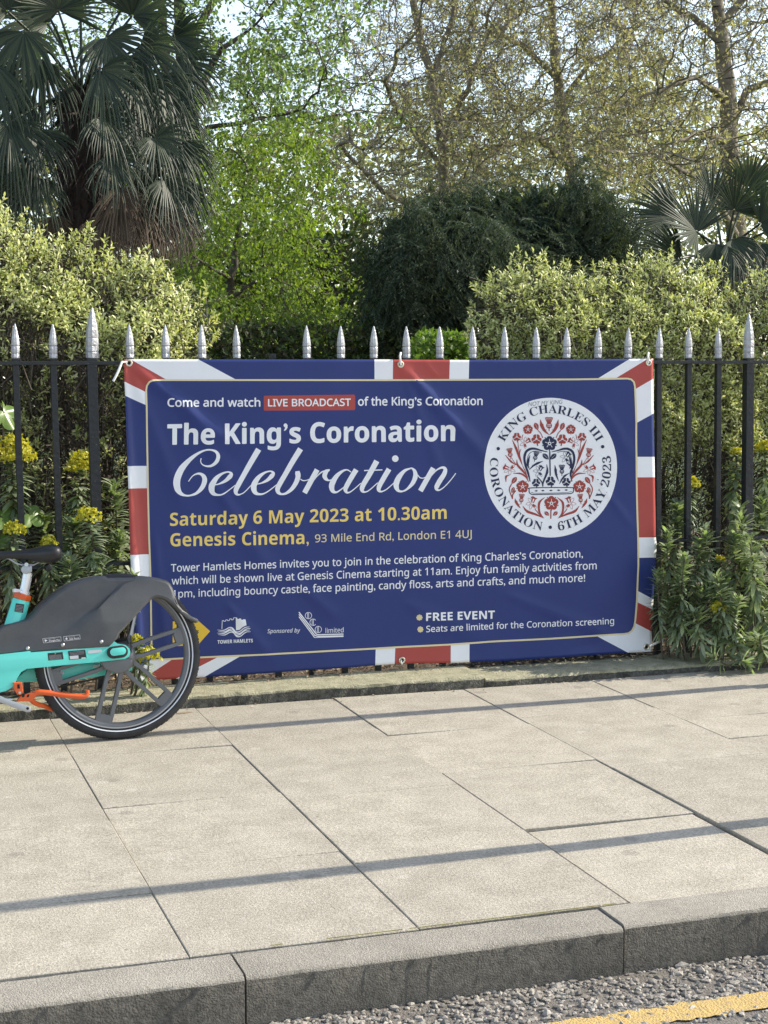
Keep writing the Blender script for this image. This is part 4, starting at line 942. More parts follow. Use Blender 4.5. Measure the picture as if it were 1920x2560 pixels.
# printed store badges: outline, sign and two lines of lettering
class Badge(Print):
    def raw(s, V2, T, m, layer, maxlen=0):
        base = sum(len(q) for q in s.V); k = s.mat(m); vs = []
        for p in V2: q = bk(p[0], p[1], s.off - layer * .0006); vs.append(tuple(BW(q[0], s.off - layer * .0006, q[1])))
        s.V.append(np.array(vs)); 
        for t in T: s.T.append([base + i for i in t]); s.mi.append(k)
    def done(s, name, parent): return tris(name, np.concatenate(s.V), np.array(s.T), s.mats, parent, s.mi)
bd_ = Badge(); bd_.off = -.0665; PW = BK['labelw']
for (a, b, c_, d), l1, l2, ic in ((((107, 1596.5), (152, 1592), (153, 1602.5), (108.5, 1607.5)), 'GET IT ON', 'Google Play', 0), (((159, 1591.5), (199.5, 1587.2), (200.5, 1597.8), (160.5, 1602.5)), 'Download on the', 'App Store', 1)):
    P4 = [a, b, c_, d]; bd_.off = min(yface(*a), yface(*d), yface(*b), yface(*c_)) - .0032
    for i in range(4): bd_.stroke([P4[i - 1], P4[i]], .75, PW, 0)
    u = np.array(b) - np.array(a); v = np.array(d) - np.array(a); f2 = lambda s_, t__: tuple(np.array(a) + u * s_ + v * t__)
    if ic == 0: bd_.poly([f2(.09, .2), f2(.25, .5), f2(.09, .82)], PW)
    else: bd_.disc(f2(.16, .55), 2.7, PW, 0); bd_.disc(f2(.235, .48), 1.0, BK['dark'], 1); bd_.stroke([f2(.15, .3), f2(.19, .12)], .7, PW)
    line(bd_, l2, f2(.31, .82), f2(.93, .82), 3.6, PW, .03); line(bd_, l1, f2(.31, .34), f2(.68, .34), 1.5, PW, .02)
bd_.done('store_badges', cov)
# stickers on the frame
near = [o for o in bike.children if o.name.startswith('chain_stay')][0]
for P4, kind in (([(119, 1633), (156.5, 1630), (159, 1648), (121, 1651.5)], 0), ([(170, 1628), (213, 1624.5), (216.5, 1645.5), (173, 1650)], 1)):
    st_ = Badge(); st_.off = -.0795; st_.poly(P4, BK['label']); a = np.array(P4[0]); u = np.array(P4[1]) - a; v = np.array(P4[3]) - a; f2 = lambda s_, t__: tuple(a + u * s_ + v * t__)
    for k in range(5 if kind == 0 else 3): st_.stroke([f2(.08, .36 + k * .13 if kind == 0 else .15 + k * .14), f2(.9 if kind == 0 else .92, .36 + k * .13 if kind == 0 else .15 + k * .14)], .5, BK['print'], 1)
    if kind == 0: st_.poly([f2(.45, .2), f2(.5, .06), f2(.56, .2)], M['amber'], 1)
    else: st_.poly([f2(.05, .56), f2(.56, .56), f2(.56, .93), f2(.05, .93)], PW, 1); st_.poly([f2(.72, .84), f2(.97, .84), f2(.97, .96), f2(.72, .96)], PW, 1)
    st_.done('sticker', near)
st_ = Badge(); st_.off = -.0795; st_.poly([(221, 1626.5), (253, 1623.5), (255, 1626), (254, 1630.5), (222, 1634), (219.5, 1631)], PW)
st_.done('sticker', near)
st_ = Badge(); st_.off = -.0375; st_.poly([(39.5, 1508), (61, 1511), (57.5, 1532), (35.5, 1529)], BK['label'])
for k in range(5): st_.stroke([(40 - k * .8, 1513 + k * 3.4), (58 - k * .8, 1515.5 + k * 3.4)], .5, BK['print'], 1)
st_.done('sticker', [o for o in bike.children if o.name.startswith('seat_tube')][0])
# axle cap, hub cover, mudguard strut, spring
def stadium(c, L, r, y0, y1, ang, n=12):
    cx, cz = bk(c[0], c[1], y0); pts = []
    for k in range(n): a = -math.pi / 2 + math.pi * k / (n - 1); pts.append((L + r * math.cos(a), r * math.sin(a)))
    for k in range(n): a = math.pi / 2 + math.pi * k / (n - 1); pts.append((-L + r * math.cos(a), r * math.sin(a)))
    pts = [(cx + x * math.cos(ang) - z * math.sin(ang), cz + x * math.sin(ang) + z * math.cos(ang)) for x, z in pts]
    mb = MB(); mb.prism(pts, lambda p, d: BW(p[0], d, p[1]), y0, y1); return mb
stadium((292.5, 1629.5), .0165, .0235, -.078, -.097, R(4)).build('axle_cap', BK['tyre'], bike, smooth=True, bevel=.003)
stadium((295, 1628.8), .0165, .0145, -.097, -.0995, R(4)).build('axle_cap_inlay', BK['teal'], bike, smooth=True, bevel=.001)
mb = MB(); bprism(mb, [(250, 1654), (318, 1645), (331, 1648), (331, 1660), (322, 1675), (305, 1684), (288, 1684), (262, 1672)], -.05, -.03); mb.build('hub_cover', BK['rim'], bike, smooth=True, bevel=.006, segs=3)
mb = MB(); bprism(mb, [(334, 1540), (340.5, 1537), (330.5, 1590), (324, 1588.5)], -.036, -.03); mb.build('mudguard_strut', BK['alu'], bike, bevel=.001)
mb = MB(); btube(mb, [(327, 1588, -.038), (327.5, 1612, -.04), (328, 1632, -.042)], .0022, 6); btube(mb, [(319, 1596, -.036), (322, 1608, -.036)], .006, 8); mb.build('brake_cable', BK['label'], bike, smooth=True)
mb = MB(); hx = [(290 + t * 26, 1600 - t * 2 + 4 * math.sin(t * 50), -.03 + .007 * math.cos(t * 50)) for t in np.linspace(0, 1, 80)]; btube(mb, hx, .0014, 5); mb.build('brake_spring', BK['label'], bike, smooth=True)
# kickstand with its two folded legs
mb = MB(); btube(mb, [(76, 1746, -.075), (84, 1738, -.078), (92, 1731.5, -.08), (100, 1730, -.08), (125, 1732.6, -.08), (157, 1737.2, -.08), (190, 1740.5, -.08), (209, 1741.3, -.08), (215.5, 1739, -.08), (219, 1732, -.08), (219, 1726, -.08)], [.009, .010, .0105, .0105, .0105, .0105, .0105, .0102, .0098, .0085, .0075], 14)
btube(mb, [(76, 1748, -.07), (83, 1755, -.06), (92, 1760, -.03), (110, 1765, .0), (132, 1773, .02)], .0095, 12)
bprism(mb, [(42, 1753), (52, 1741), (80, 1731.5), (89, 1734), (88, 1745), (76, 1754)], -.088, -.066)
ks = mb.build('kickstand', BK['orange'], bike, smooth=True, weld=False)
mb = MB(); bprism(mb, [(32.5, 1706), (55, 1706), (58, 1729), (55, 1734), (51, 1738), (44, 1737), (37, 1727)], -.092, -.066); mb.build('stand_bracket', BK['orange'], ks, bevel=.003)
for P_, y in (([(43, 1711), (49, 1711), (50, 1721.5), (43.5, 1721.5)], -.0932), ([(54, 1743), (57, 1734), (63, 1734), (60.5, 1743)], -.0892), ([(66.5, 1743), (69, 1736), (74, 1736), (71.5, 1743)], -.0892)):
    mb = MB(); bprism(mb, P_, y, y + .0017); mb.build('slot', M['hole'], ks)
mb = MB(); x, z = bk(49, 1732, -.092); mb.lathe([(0, -.005), (.005, -.004), (.0058, .002)], BW(x, -.092, z), 'y', 12); mb.build('stand_bolt', BK['steel'], ks)
# crank and chain
mb = MB(); bprism(mb, [(-40, 1728), (3, 1741), (28, 1752), (68, 1764), (76, 1768), (79, 1774), (76, 1780), (68, 1781), (40, 1772), (5, 1758), (-44, 1742)], -.112, -.098); ck = mb.build('crank', BK['alu'], bike, smooth=True, bevel=.003)
mb = MB(); x, z = bk(69, 1771, -.112); mb.lathe([(0, -.001), (.0055, -.001)], BW(x, -.1125, z), 'y', 14); mb.build('pedal_hole', M['hole'], ck)
mb = MB(); btube(mb, [(-40, 1738, -.09), (-10, 1748, -.09), (30, 1749, -.08)], .006, 8); mb.build('pedal_axle', BK['steel'], bike, smooth=True)
mb = MB(); btube(mb, [(20, 1746, .05), (150, 1717, .05), (270, 1690, .05)], .004, 6); btube(mb, [(20, 1700, .05), (270, 1662, .05)], .004, 6); mb.build('chain', BK['chain'], bike)
# front half of the bicycle, beyond the left edge of the picture
x0 = wx - 1.14
mb = MB(); mb.tube([BW(x0 + .30, 0, .92), BW(x0 + .40, 0, .62), BW(x0 + .62, 0, .36), BW(wx - .46, 0, .30)], [.03, .036, .04, .045], 14); mb.build('down_tube', BK['teal'], bike, smooth=True)
mb = MB()
for y in (-.055, .055): mb.tube([BW(x0, y, WR), BW(x0 + .13, y, .60), BW(x0 + .19, y * .4, .70)], [.012, .016, .018], 10)
mb.tube([BW(x0 + .18, 0, .68), BW(x0 + .30, 0, .98)], .022, 12); mb.build('fork', BK['teal'], bike, smooth=True)
mb = MB(); mb.tube([BW(x0 + .48, -.31, 1.05), BW(x0 + .36, -.22, 1.07), BW(x0 + .31, 0, 1.04), BW(x0 + .36, .22, 1.07), BW(x0 + .48, .31, 1.05)], .012, 10); mb.build('handlebar', BK['label'], bike, smooth=True)

# ------------------------------------------------------------------ foliage tools
def unit(v): return v / np.maximum(np.linalg.norm(v, axis=-1, keepdims=True), 1e-9)
def rdir(n, g=rng): return unit(g.normal(size=(n, 3)))
def blades(P, D, U, L, W, curve=.2, prof=((0, .3), (.35, 1), (.72, .75))):
    """one thin curved leaf per row: P root, D direction, U upper side, L length, W width; returns verts, tris"""
    n = len(P); L = np.broadcast_to(L, n)[:, None]; W = np.broadcast_to(W, n)[:, None]; cv = np.broadcast_to(curve, n)[:, None]
    S = unit(np.cross(D, U)); U = unit(np.cross(S, D)); V = []
    for t, w_ in prof:
        c = P + D * L * t - U * L * cv * t * t
        V += [c - S * W * w_ / 2 + U * W * .12 * w_, c + S * W * w_ / 2 + U * W * .12 * w_]
    V.append(P + D * L - U * L * cv); k = len(V); V = np.stack(V, 1)
    T = []
    for i in range(len(prof) - 1): a = 2 * i; T += [(a, a + 1, a + 3), (a, a + 3, a + 2)]
    T.append((k - 3, k - 2, k - 1)); T = np.array(T)
    T = (np.arange(n)[:, None, None] * k + T[None]).reshape(-1, 3)
    return V.reshape(-1, 3), T
def diamonds(P, D, U, L, W, fold=.15):
    n = len(P); L = np.broadcast_to(L, n)[:, None]; W = np.broadcast_to(W, n)[:, None]
    S = unit(np.cross(D, U)); U = unit(np.cross(S, D))
    m_ = P + D * L * .45 + U * W * fold
    V = np.stack([P, m_ + S * W * .5, P + D * L - U * L * .1, m_ - S * W * .5], 1)
    T = (np.arange(n)[:, None, None] * 4 + np.array([(0, 1, 2), (0, 2, 3)])[None]).reshape(-1, 3)
    return V.reshape(-1, 3), T
def join(parts):
    V, T, b = [], [], 0
    for v, t in parts: V.append(v); T.append(t + b); b += len(v)
    return np.concatenate(V), np.concatenate(T)
def cones(A, B, ra, rb, seg=4):
    n = len(A); D = unit(B - A); ref = np.where(np.abs(D[:, 2:3]) < .9, np.array([[0, 0, 1.]]), np.array([[1., 0, 0]]))
    X = unit(np.cross(D, ref)); Y = np.cross(D, X); V = []
    for c, r in ((A, ra), (B, rb)):
        for k in range(seg): a = 2 * math.pi * k / seg; V.append(c + (X * math.cos(a) + Y * math.sin(a)) * r[:, None])
    V = np.stack(V, 1); T = []
    for k in range(seg): a, b = k, (k + 1) % seg; T += [(a, b, seg + b), (a, seg + b, seg + a)]
    return V.reshape(-1, 3), (np.arange(n)[:, None, None] * 2 * seg + np.array(T)[None]).reshape(-1, 3)
def px_at(P, Y):                            # rows of photo pixels with a depth each -> world
    P = np.asarray(P, float); D = _F * FPX + np.outer(P[:, 0] - 960, _RT) - np.outer(P[:, 1] - 1280, _UP)
    return _O + D * (np.asarray(Y) / D[:, 1])[:, None]
def inpoly(P, poly):
    x, y = P[:, 0], P[:, 1]; c = np.zeros(len(P), bool); n = len(poly)
    for i in range(n):
        (x1, y1_), (x2, y2) = poly[i], poly[i - 1]
        if y1_ == y2: continue
        c ^= ((y1_ > y) != (y2 > y)) & (x < (x2 - x1) * (y - y1_) / (y2 - y1_) + x1)
    return c
def sample(poly, n, g=rng):
    a = np.array(poly, float); lo, hi = a.min(0), a.max(0); out = []
    while sum(len(o) for o in out) < n:
        q = g.uniform(lo, hi, (n * 2, 2)); out.append(q[inpoly(q, poly)])
    return np.concatenate(out)[:n]
def edge_dist(P, poly):
    d = np.full(len(P), 1e9); n = len(poly)
    for i in range(n):
        a, b = np.array(poly[i - 1], float), np.array(poly[i], float); ab = b - a; t = np.clip(((P - a) @ ab) / max(1e-9, ab @ ab), 0, 1)
        d = np.minimum(d, np.hypot(*(P - a - t[:, None] * ab).T))
    return d
def colonize(limbs, A, step, kill, infl=1e9, iters=200, jit=.15, bias=(0, 0, 0)):
    """space colonisation: grow branches from the limbs through attraction points A; returns nodes, parents, base radii"""
    N, par, rad = [], [], []
    for pts, rs, root in limbs:
        pts = np.array(pts, float); last = -1 if root is None else int(np.argmin(np.linalg.norm(np.array(N) - np.array(pts[0]), axis=1)))
        for i in range(len(pts) - 1):
            m_ = max(2, int(np.linalg.norm(pts[i + 1] - pts[i]) / step))
            for t in np.linspace(0, 1, m_, endpoint=False):
                N.append(pts[i] * (1 - t) + pts[i + 1] * t + rng.normal(size=3) * step * .06); par.append(last); rad.append(rs[i] * (1 - t) + rs[i + 1] * t); last = len(N) - 1
        N.append(pts[-1]); par.append(last); rad.append(rs[-1])
    A = A.copy(); best = np.full(len(A), 1e9); bi = np.zeros(len(A), int)
    for st0 in range(0, len(N), 200):
        d = np.linalg.norm(A[:, None] - np.array(N[st0:st0 + 200])[None], axis=2); j = d.argmin(1); v = d[np.arange(len(A)), j]; m_ = v < best; best[m_] = v[m_]; bi[m_] = j[m_] + st0
    bias = np.array(bias)
    for it in range(iters):
        keep = best > kill; A, best, bi = A[keep], best[keep], bi[keep]
        if len(A) == 0: break
        act = best < infl; new = []
        idx = np.unique(bi[act]); NA = np.array(N)
        dirs = unit(A - NA[bi]); acc = np.zeros((len(N), 3)); np.add.at(acc, bi[act], dirs[act])
        for i in idx:
            d = acc[i]; l = np.linalg.norm(d)
            if l < .05: d = rng.normal(size=3); l = np.linalg.norm(d)
            d = d / l + rng.normal(size=3) * jit + bias; d /= np.linalg.norm(d)
            N.append(NA[i] + d * step); par.append(int(i)); rad.append(0); new.append(len(N) - 1)
        if not new: break
        nw = np.array([N[i] for i in new]); d = np.linalg.norm(A[:, None] - nw[None], axis=2); j = d.argmin(1); v = d[np.arange(len(A)), j]; m_ = v < best
        best[m_] = v[m_]; bi[m_] = np.array(new)[j[m_]]
        if not m_.any(): break
    return np.array(N), np.array(par), np.array(rad)
def limb_radii(N, par, base, tip, ex=2.2):
    r = np.full(len(N), 0.0); ch = np.zeros(len(N))
    acc = np.zeros(len(N))
    for i in range(len(N) - 1, -1, -1):
        r[i] = max(tip, acc[i] ** (1 / ex), base[i])
        if par[i] >= 0: acc[par[i]] += max(tip, acc[i] ** (1 / ex)) ** ex
    return r
def grow(name, label, cat, group, limbs, A, step, kill, tip, leafm, per, ll, lw, spread, barkm, thr, jit=.18, bias=(0, 0, 0), droop=.4, infl=1e9, loc=None, fan=False, maxr=1e9):
    N, par, base = colonize(limbs, A, step, kill, infl, jit=jit, bias=bias)
    r = np.minimum(limb_radii(N, par, base, tip), np.maximum(base, maxr))
    root = empty(name, tuple(loc if loc is not None else (N[0][0], N[0][1], 0))); tag(root, label, cat, group)
    k = par >= 0; A_, B_ = N[par[k]], N[k]; ra = np.minimum(r[par[k]], r[k] * 1.5); rb = r[k]
    thick = rb > thr * 2.2
    parts = []
    if thick.any(): parts.append(cones(A_[thick], B_[thick], ra[thick], rb[thick], 9))
    tris('trunk', *join(parts), barkm, root, smooth=True)
    tips = np.where(r < thr)[0]
    n = len(tips) * per; P = N[np.repeat(tips, per)]; off = rdir(n) * (rng.random(n) ** .6 * spread)[:, None]; off[:, 2] -= .15 * spread
    P = P + off; D = unit(rdir(n) + off / spread * .6 + np.array([0, 0, -droop])); U = unit(rdir(n) * .8 + np.array([0, 0, 1.]))
    q = rng.uniform(.65, 1.25, n)
    V, T = diamonds(P, D, U, ll * q, lw * q)
    mi = np.zeros(len(T), int); pr_ = [(V, T)]
    thin = ~thick; tw = cones(A_[thin], B_[thin], ra[thin], rb[thin], 3); pr_.append(tw)
    sel = rng.random(n) < (.75 if barkm is M['planebark'] else .4); tw2 = cones(N[np.repeat(tips, per)][sel], P[sel], np.full(sel.sum(), tip * .7), np.full(sel.sum(), tip * .45), 3); pr_.append(tw2)
    mi = np.r_[mi, np.ones(len(tw[1]) + len(tw2[1]), int)]
    V, T = join(pr_); tris('crown', V, T, [leafm, M['twig'] if barkm is not M['planebark'] else barkm], root, mi)
    return root

# ------------------------------------------------------------------ shrubs behind the railing
def bush(name, label, cat, group, poly, Y0, bulge, rim, n_sprig, per, ll, lw, mats, inner, stems, upright=.6, seed=1, zlight=None, zslope=0, xref=None):
    """shrub body from its outline: sprigs of leaves over a rounded surface, darker leaves inside, bare stems"""
    g = np.random.default_rng(seed); rim_px = rim * FPX / Y0
    c = px_at([np.mean(np.array(poly), 0)], [Y0])[0]
    root = empty(name, (c[0], Y0, 0)); tag(root, label, cat, group)
    def surf(P, back=0):
        d = np.clip(edge_dist(P, poly) / rim_px, 0, 1); b = bulge * np.sqrt(1 - (1 - d) ** 2)
        return Y0 - b * (1 if not back else -1), d
    P = sample(poly, n_sprig, g); Y, d = surf(P); bk_ = g.random(n_sprig) < .22; Yb, _ = surf(P, 1); Y = np.where(bk_, Yb, Y)
    W = px_at(P, Y); e = 6.0
    gx = (edge_dist(P + [e, 0], poly) - edge_dist(P - [e, 0], poly)) / (2 * e); gz = (edge_dist(P - [0, e], poly) - edge_dist(P + [0, e], poly)) / (2 * e)
    k = (1 - d); Nn = unit(np.stack([-gx * k, np.where(bk_, 1, -1) * (.25 + d), -gz * k], 1))
    bump = np.array([mnoise.noise(Vector(w_ * 3.1)) for w_ in W]) * .10 + np.array([mnoise.noise(Vector(w_ * 9)) for w_ in W]) * .04
    W = W + Nn * bump[:, None]
    tall = (d < .35) & (gz < -.3) & (g.random(n_sprig) < .55); W[tall] += np.array([0, 0, 1.]) * g.uniform(.01, .075, tall.sum())[:, None]
    A = unit(Nn * .75 + np.array([0, 0, upright]) + g.normal(size=W.shape) * .4)
    n = n_sprig * per; idx = np.repeat(np.arange(n_sprig), per); j = np.tile(np.arange(per), n_sprig)
    t = (j + g.random(n) * .6) / per
    ax = A[idx]; sl_ = .085 * (.7 + .6 * g.random(n_sprig))[idx]
    r1 = unit(np.cross(ax, g.normal(size=(n_sprig, 3))[idx])); r2 = np.cross(ax, r1); ph = j * 2.4 + g.normal(size=n) * .3
    rad = r1 * np.cos(ph)[:, None] + r2 * np.sin(ph)[:, None]
    B = W[idx] + ax * ((t - .7) * sl_)[:, None]
    op = (1.15 - .85 * t)[:, None]; D = unit(rad * op + ax * (1.15 - op * .55))
    q = (1.1 - .45 * np.abs(t - .55)) * g.uniform(.7, 1.15, n)
    V, T = blades(B, D, ax, ll * q, lw * q, curve=.28 + .2 * g.random(n))
    zl = (lambda w_: zlight + zslope * np.clip(w_[:, 0] - (c[0] if xref is None else xref), -.6, 9))
    dens = np.ones(n, bool)
    if zlight: dens = (W[idx][:, 2] > zl(W[idx])) | (g.random(n_sprig) < .16)[idx]
    keepT = np.repeat(dens, 5); T = T[keepT]
    sp = cones(W - A * .16 - tall[:, None] * [0, 0, .1], W + A * .02, np.full(n_sprig, .0028), np.full(n_sprig, .0015), 3)
    V2, T2 = join([(V, T), sp]); mi = np.r_[np.zeros(len(T), int), np.ones(len(sp[1]), int)]
    tris('foliage', V2, T2, [mats, M['stem']], root, mi)
    # leaves inside, coloured dark for the shade there
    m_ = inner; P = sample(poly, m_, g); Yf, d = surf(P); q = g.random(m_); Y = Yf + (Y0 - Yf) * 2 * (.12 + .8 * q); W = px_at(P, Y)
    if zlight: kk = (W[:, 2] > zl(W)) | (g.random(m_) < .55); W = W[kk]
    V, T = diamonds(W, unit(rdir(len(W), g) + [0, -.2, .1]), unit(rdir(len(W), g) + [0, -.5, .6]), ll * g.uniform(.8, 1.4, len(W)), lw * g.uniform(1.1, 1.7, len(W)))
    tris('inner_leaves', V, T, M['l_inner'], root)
    mb = MB()
    a = np.array(poly, float); lo, hi = a.min(0), a.max(0)
    for k in range(stems):
        P = sample(poly, 1, g)[0]; top = px_at([P], [Y0 + g.uniform(-.5, .3) * bulge])[0]; top[2] = max(top[2], .9)
        bx_ = c[0] + (top[0] - c[0]) * .55 + g.normal() * .08; by_ = Y0 + g.normal() * .1
        mid = np.array([(bx_ * .45 + top[0] * .55) + g.normal() * .06, (by_ + top[1]) / 2 + g.normal() * .05, top[2] * .5])
        r = g.uniform(.006, .02); mb.tube([(bx_, by_, .0), tuple(mid), tuple(top)], [r, r * .75, r * .4], 6)
        for s__ in range(3):
            f = g.uniform(.35, .9); b0 = mid * (1 - f) + top * f; mb.tube([tuple(b0), tuple(b0 + g.normal(size=3) * [.12, .1, .08] + [0, 0, .06]), tuple(b0 + g.normal(size=3) * [.18, .12, .1] + [0, -.03, .15])], [r * .4, r * .3, r * .15], 5)
    mb.build('stems', M['stem'], root, smooth=True, weld=False)
    return root
HL = [(-900, 520), (-640, 470), (-420, 500), (-260, 470), (-120, 480), (-20, 500), (30, 530), (70, 540), (120, 580), (180, 600), (230, 612), (275, 655), (310, 640), (350, 628), (400, 628), (430, 655), (450, 690), (490, 705), (515, 745), (530, 800), (522, 850), (505, 900), (520, 1000), (505, 1200), (470, 1420), (300, 1560), (-900, 1560)]
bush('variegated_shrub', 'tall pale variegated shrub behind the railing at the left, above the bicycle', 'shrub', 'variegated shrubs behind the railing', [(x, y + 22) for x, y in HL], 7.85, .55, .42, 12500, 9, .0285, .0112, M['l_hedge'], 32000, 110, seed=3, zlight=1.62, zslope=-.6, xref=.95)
HR = [(1180, 790), (1192, 745), (1215, 725), (1240, 705), (1290, 700), (1300, 655), (1322, 640), (1350, 668), (1395, 672), (1420, 665), (1460, 672), (1500, 655), (1545, 660), (1590, 650), (1620, 660), (1650, 635), (1685, 620), (1720, 650), (1765, 640), (1800, 660), (1830, 700), (1870, 690), (1910, 665), (1960, 650), (2050, 655), (2250, 680), (2500, 650), (2800, 690), (2800, 1560), (1300, 1560), (1210, 1420), (1195, 1200), (1190, 900)]
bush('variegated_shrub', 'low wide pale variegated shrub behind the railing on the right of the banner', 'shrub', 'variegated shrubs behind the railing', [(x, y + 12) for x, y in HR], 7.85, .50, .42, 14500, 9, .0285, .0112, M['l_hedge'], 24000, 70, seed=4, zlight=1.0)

# spurges: whorled narrow leaves, some with yellow heads
def spurge(px, py, Y, flower, label, hs=1.0, base_dx=0, seed=0, low=0.0, rot=0):
    g = np.random.default_rng(seed); tip = at(px, py, Y); zb = .03
    foot = np.array([tip[0] + base_dx, Y + .03 + g.normal() * .02, zb]); H = tip[2] - zb
    root = empty('spurge', tuple(foot)); tag(root, label, 'spurge', 'spurges along the foot of the railing')
    mid = (foot + tip) / 2 + [g.normal() * .03 - base_dx * .2, g.normal() * .02, 0]
    tt = np.linspace(0, 1, 24); C = np.outer((1 - tt) ** 2, foot) + np.outer(2 * tt * (1 - tt), mid) + np.outer(tt ** 2, tip)
    mb = MB(); mb.tube([tuple(p) for p in C], list(np.linspace(.0055, .0035, 24)), 6); mb.build('stem', M['stem'], root, smooth=True)
    Ls = min(H * .8, .34 * hs); n = int(120 * (Ls / .3) ** .8)
    u = g.random(n) ** .62; s_ = 1 - (1 - u) * Ls / H
    P = np.stack([np.interp(s_, tt, C[:, k]) for k in range(3)], 1)
    ax = unit(tip - mid)[None] * np.ones((n, 1)); ph = g.random(n) * 6.283; r1 = unit(np.cross(ax, [[0.3, 1, .1]])); r2 = np.cross(ax, r1)
    rad = r1 * np.cos(ph)[:, None] + r2 * np.sin(ph)[:, None]
    up = (u - .55) * 2.4 if not flower else (u - .75) * 1.5
    D = unit(rad + ax * up[:, None] + g.normal(size=(n, 3)) * .12)
    L = .078 * hs * g.uniform(.75, 1.15, n) * (1 - .35 * np.clip(u - .8, 0, 1) / .2)
    V, T = blades(P, D, ax + .001, L, .0165 * hs * g.uniform(.8, 1.2, n), curve=.12 + .2 * g.random(n), prof=((0, .5), (.4, 1), (.75, .8)))
    tris('leaves', V, T, M['l_euph'], root)
    if flower:
        R0 = flower; m_ = int(170 * (R0 / .08) ** 1.6); q = unit(g.normal(size=(m_, 3))); q[:, 2] = np.abs(q[:, 2]) * 1.0 - .15 * g.random(m_)
        rr = R0 * (.55 + .45 * g.random(m_) ** .5); P = tip + [0, 0, R0 * .1] + q * rr[:, None] * [1, .8, 1.05]
        V, T = [], []
        for sgn in range(4):
            a = g.random(m_) * 6.28; D = unit(q * .8 + g.normal(size=(m_, 3)) * .9)
            V.append(diamonds(P, D, q + .01, .0145 * g.uniform(.8, 1.2, m_), .0135, .05))
        V, T = join(V); tris('flower_head', V, T, M['l_flower'], root)
    return root
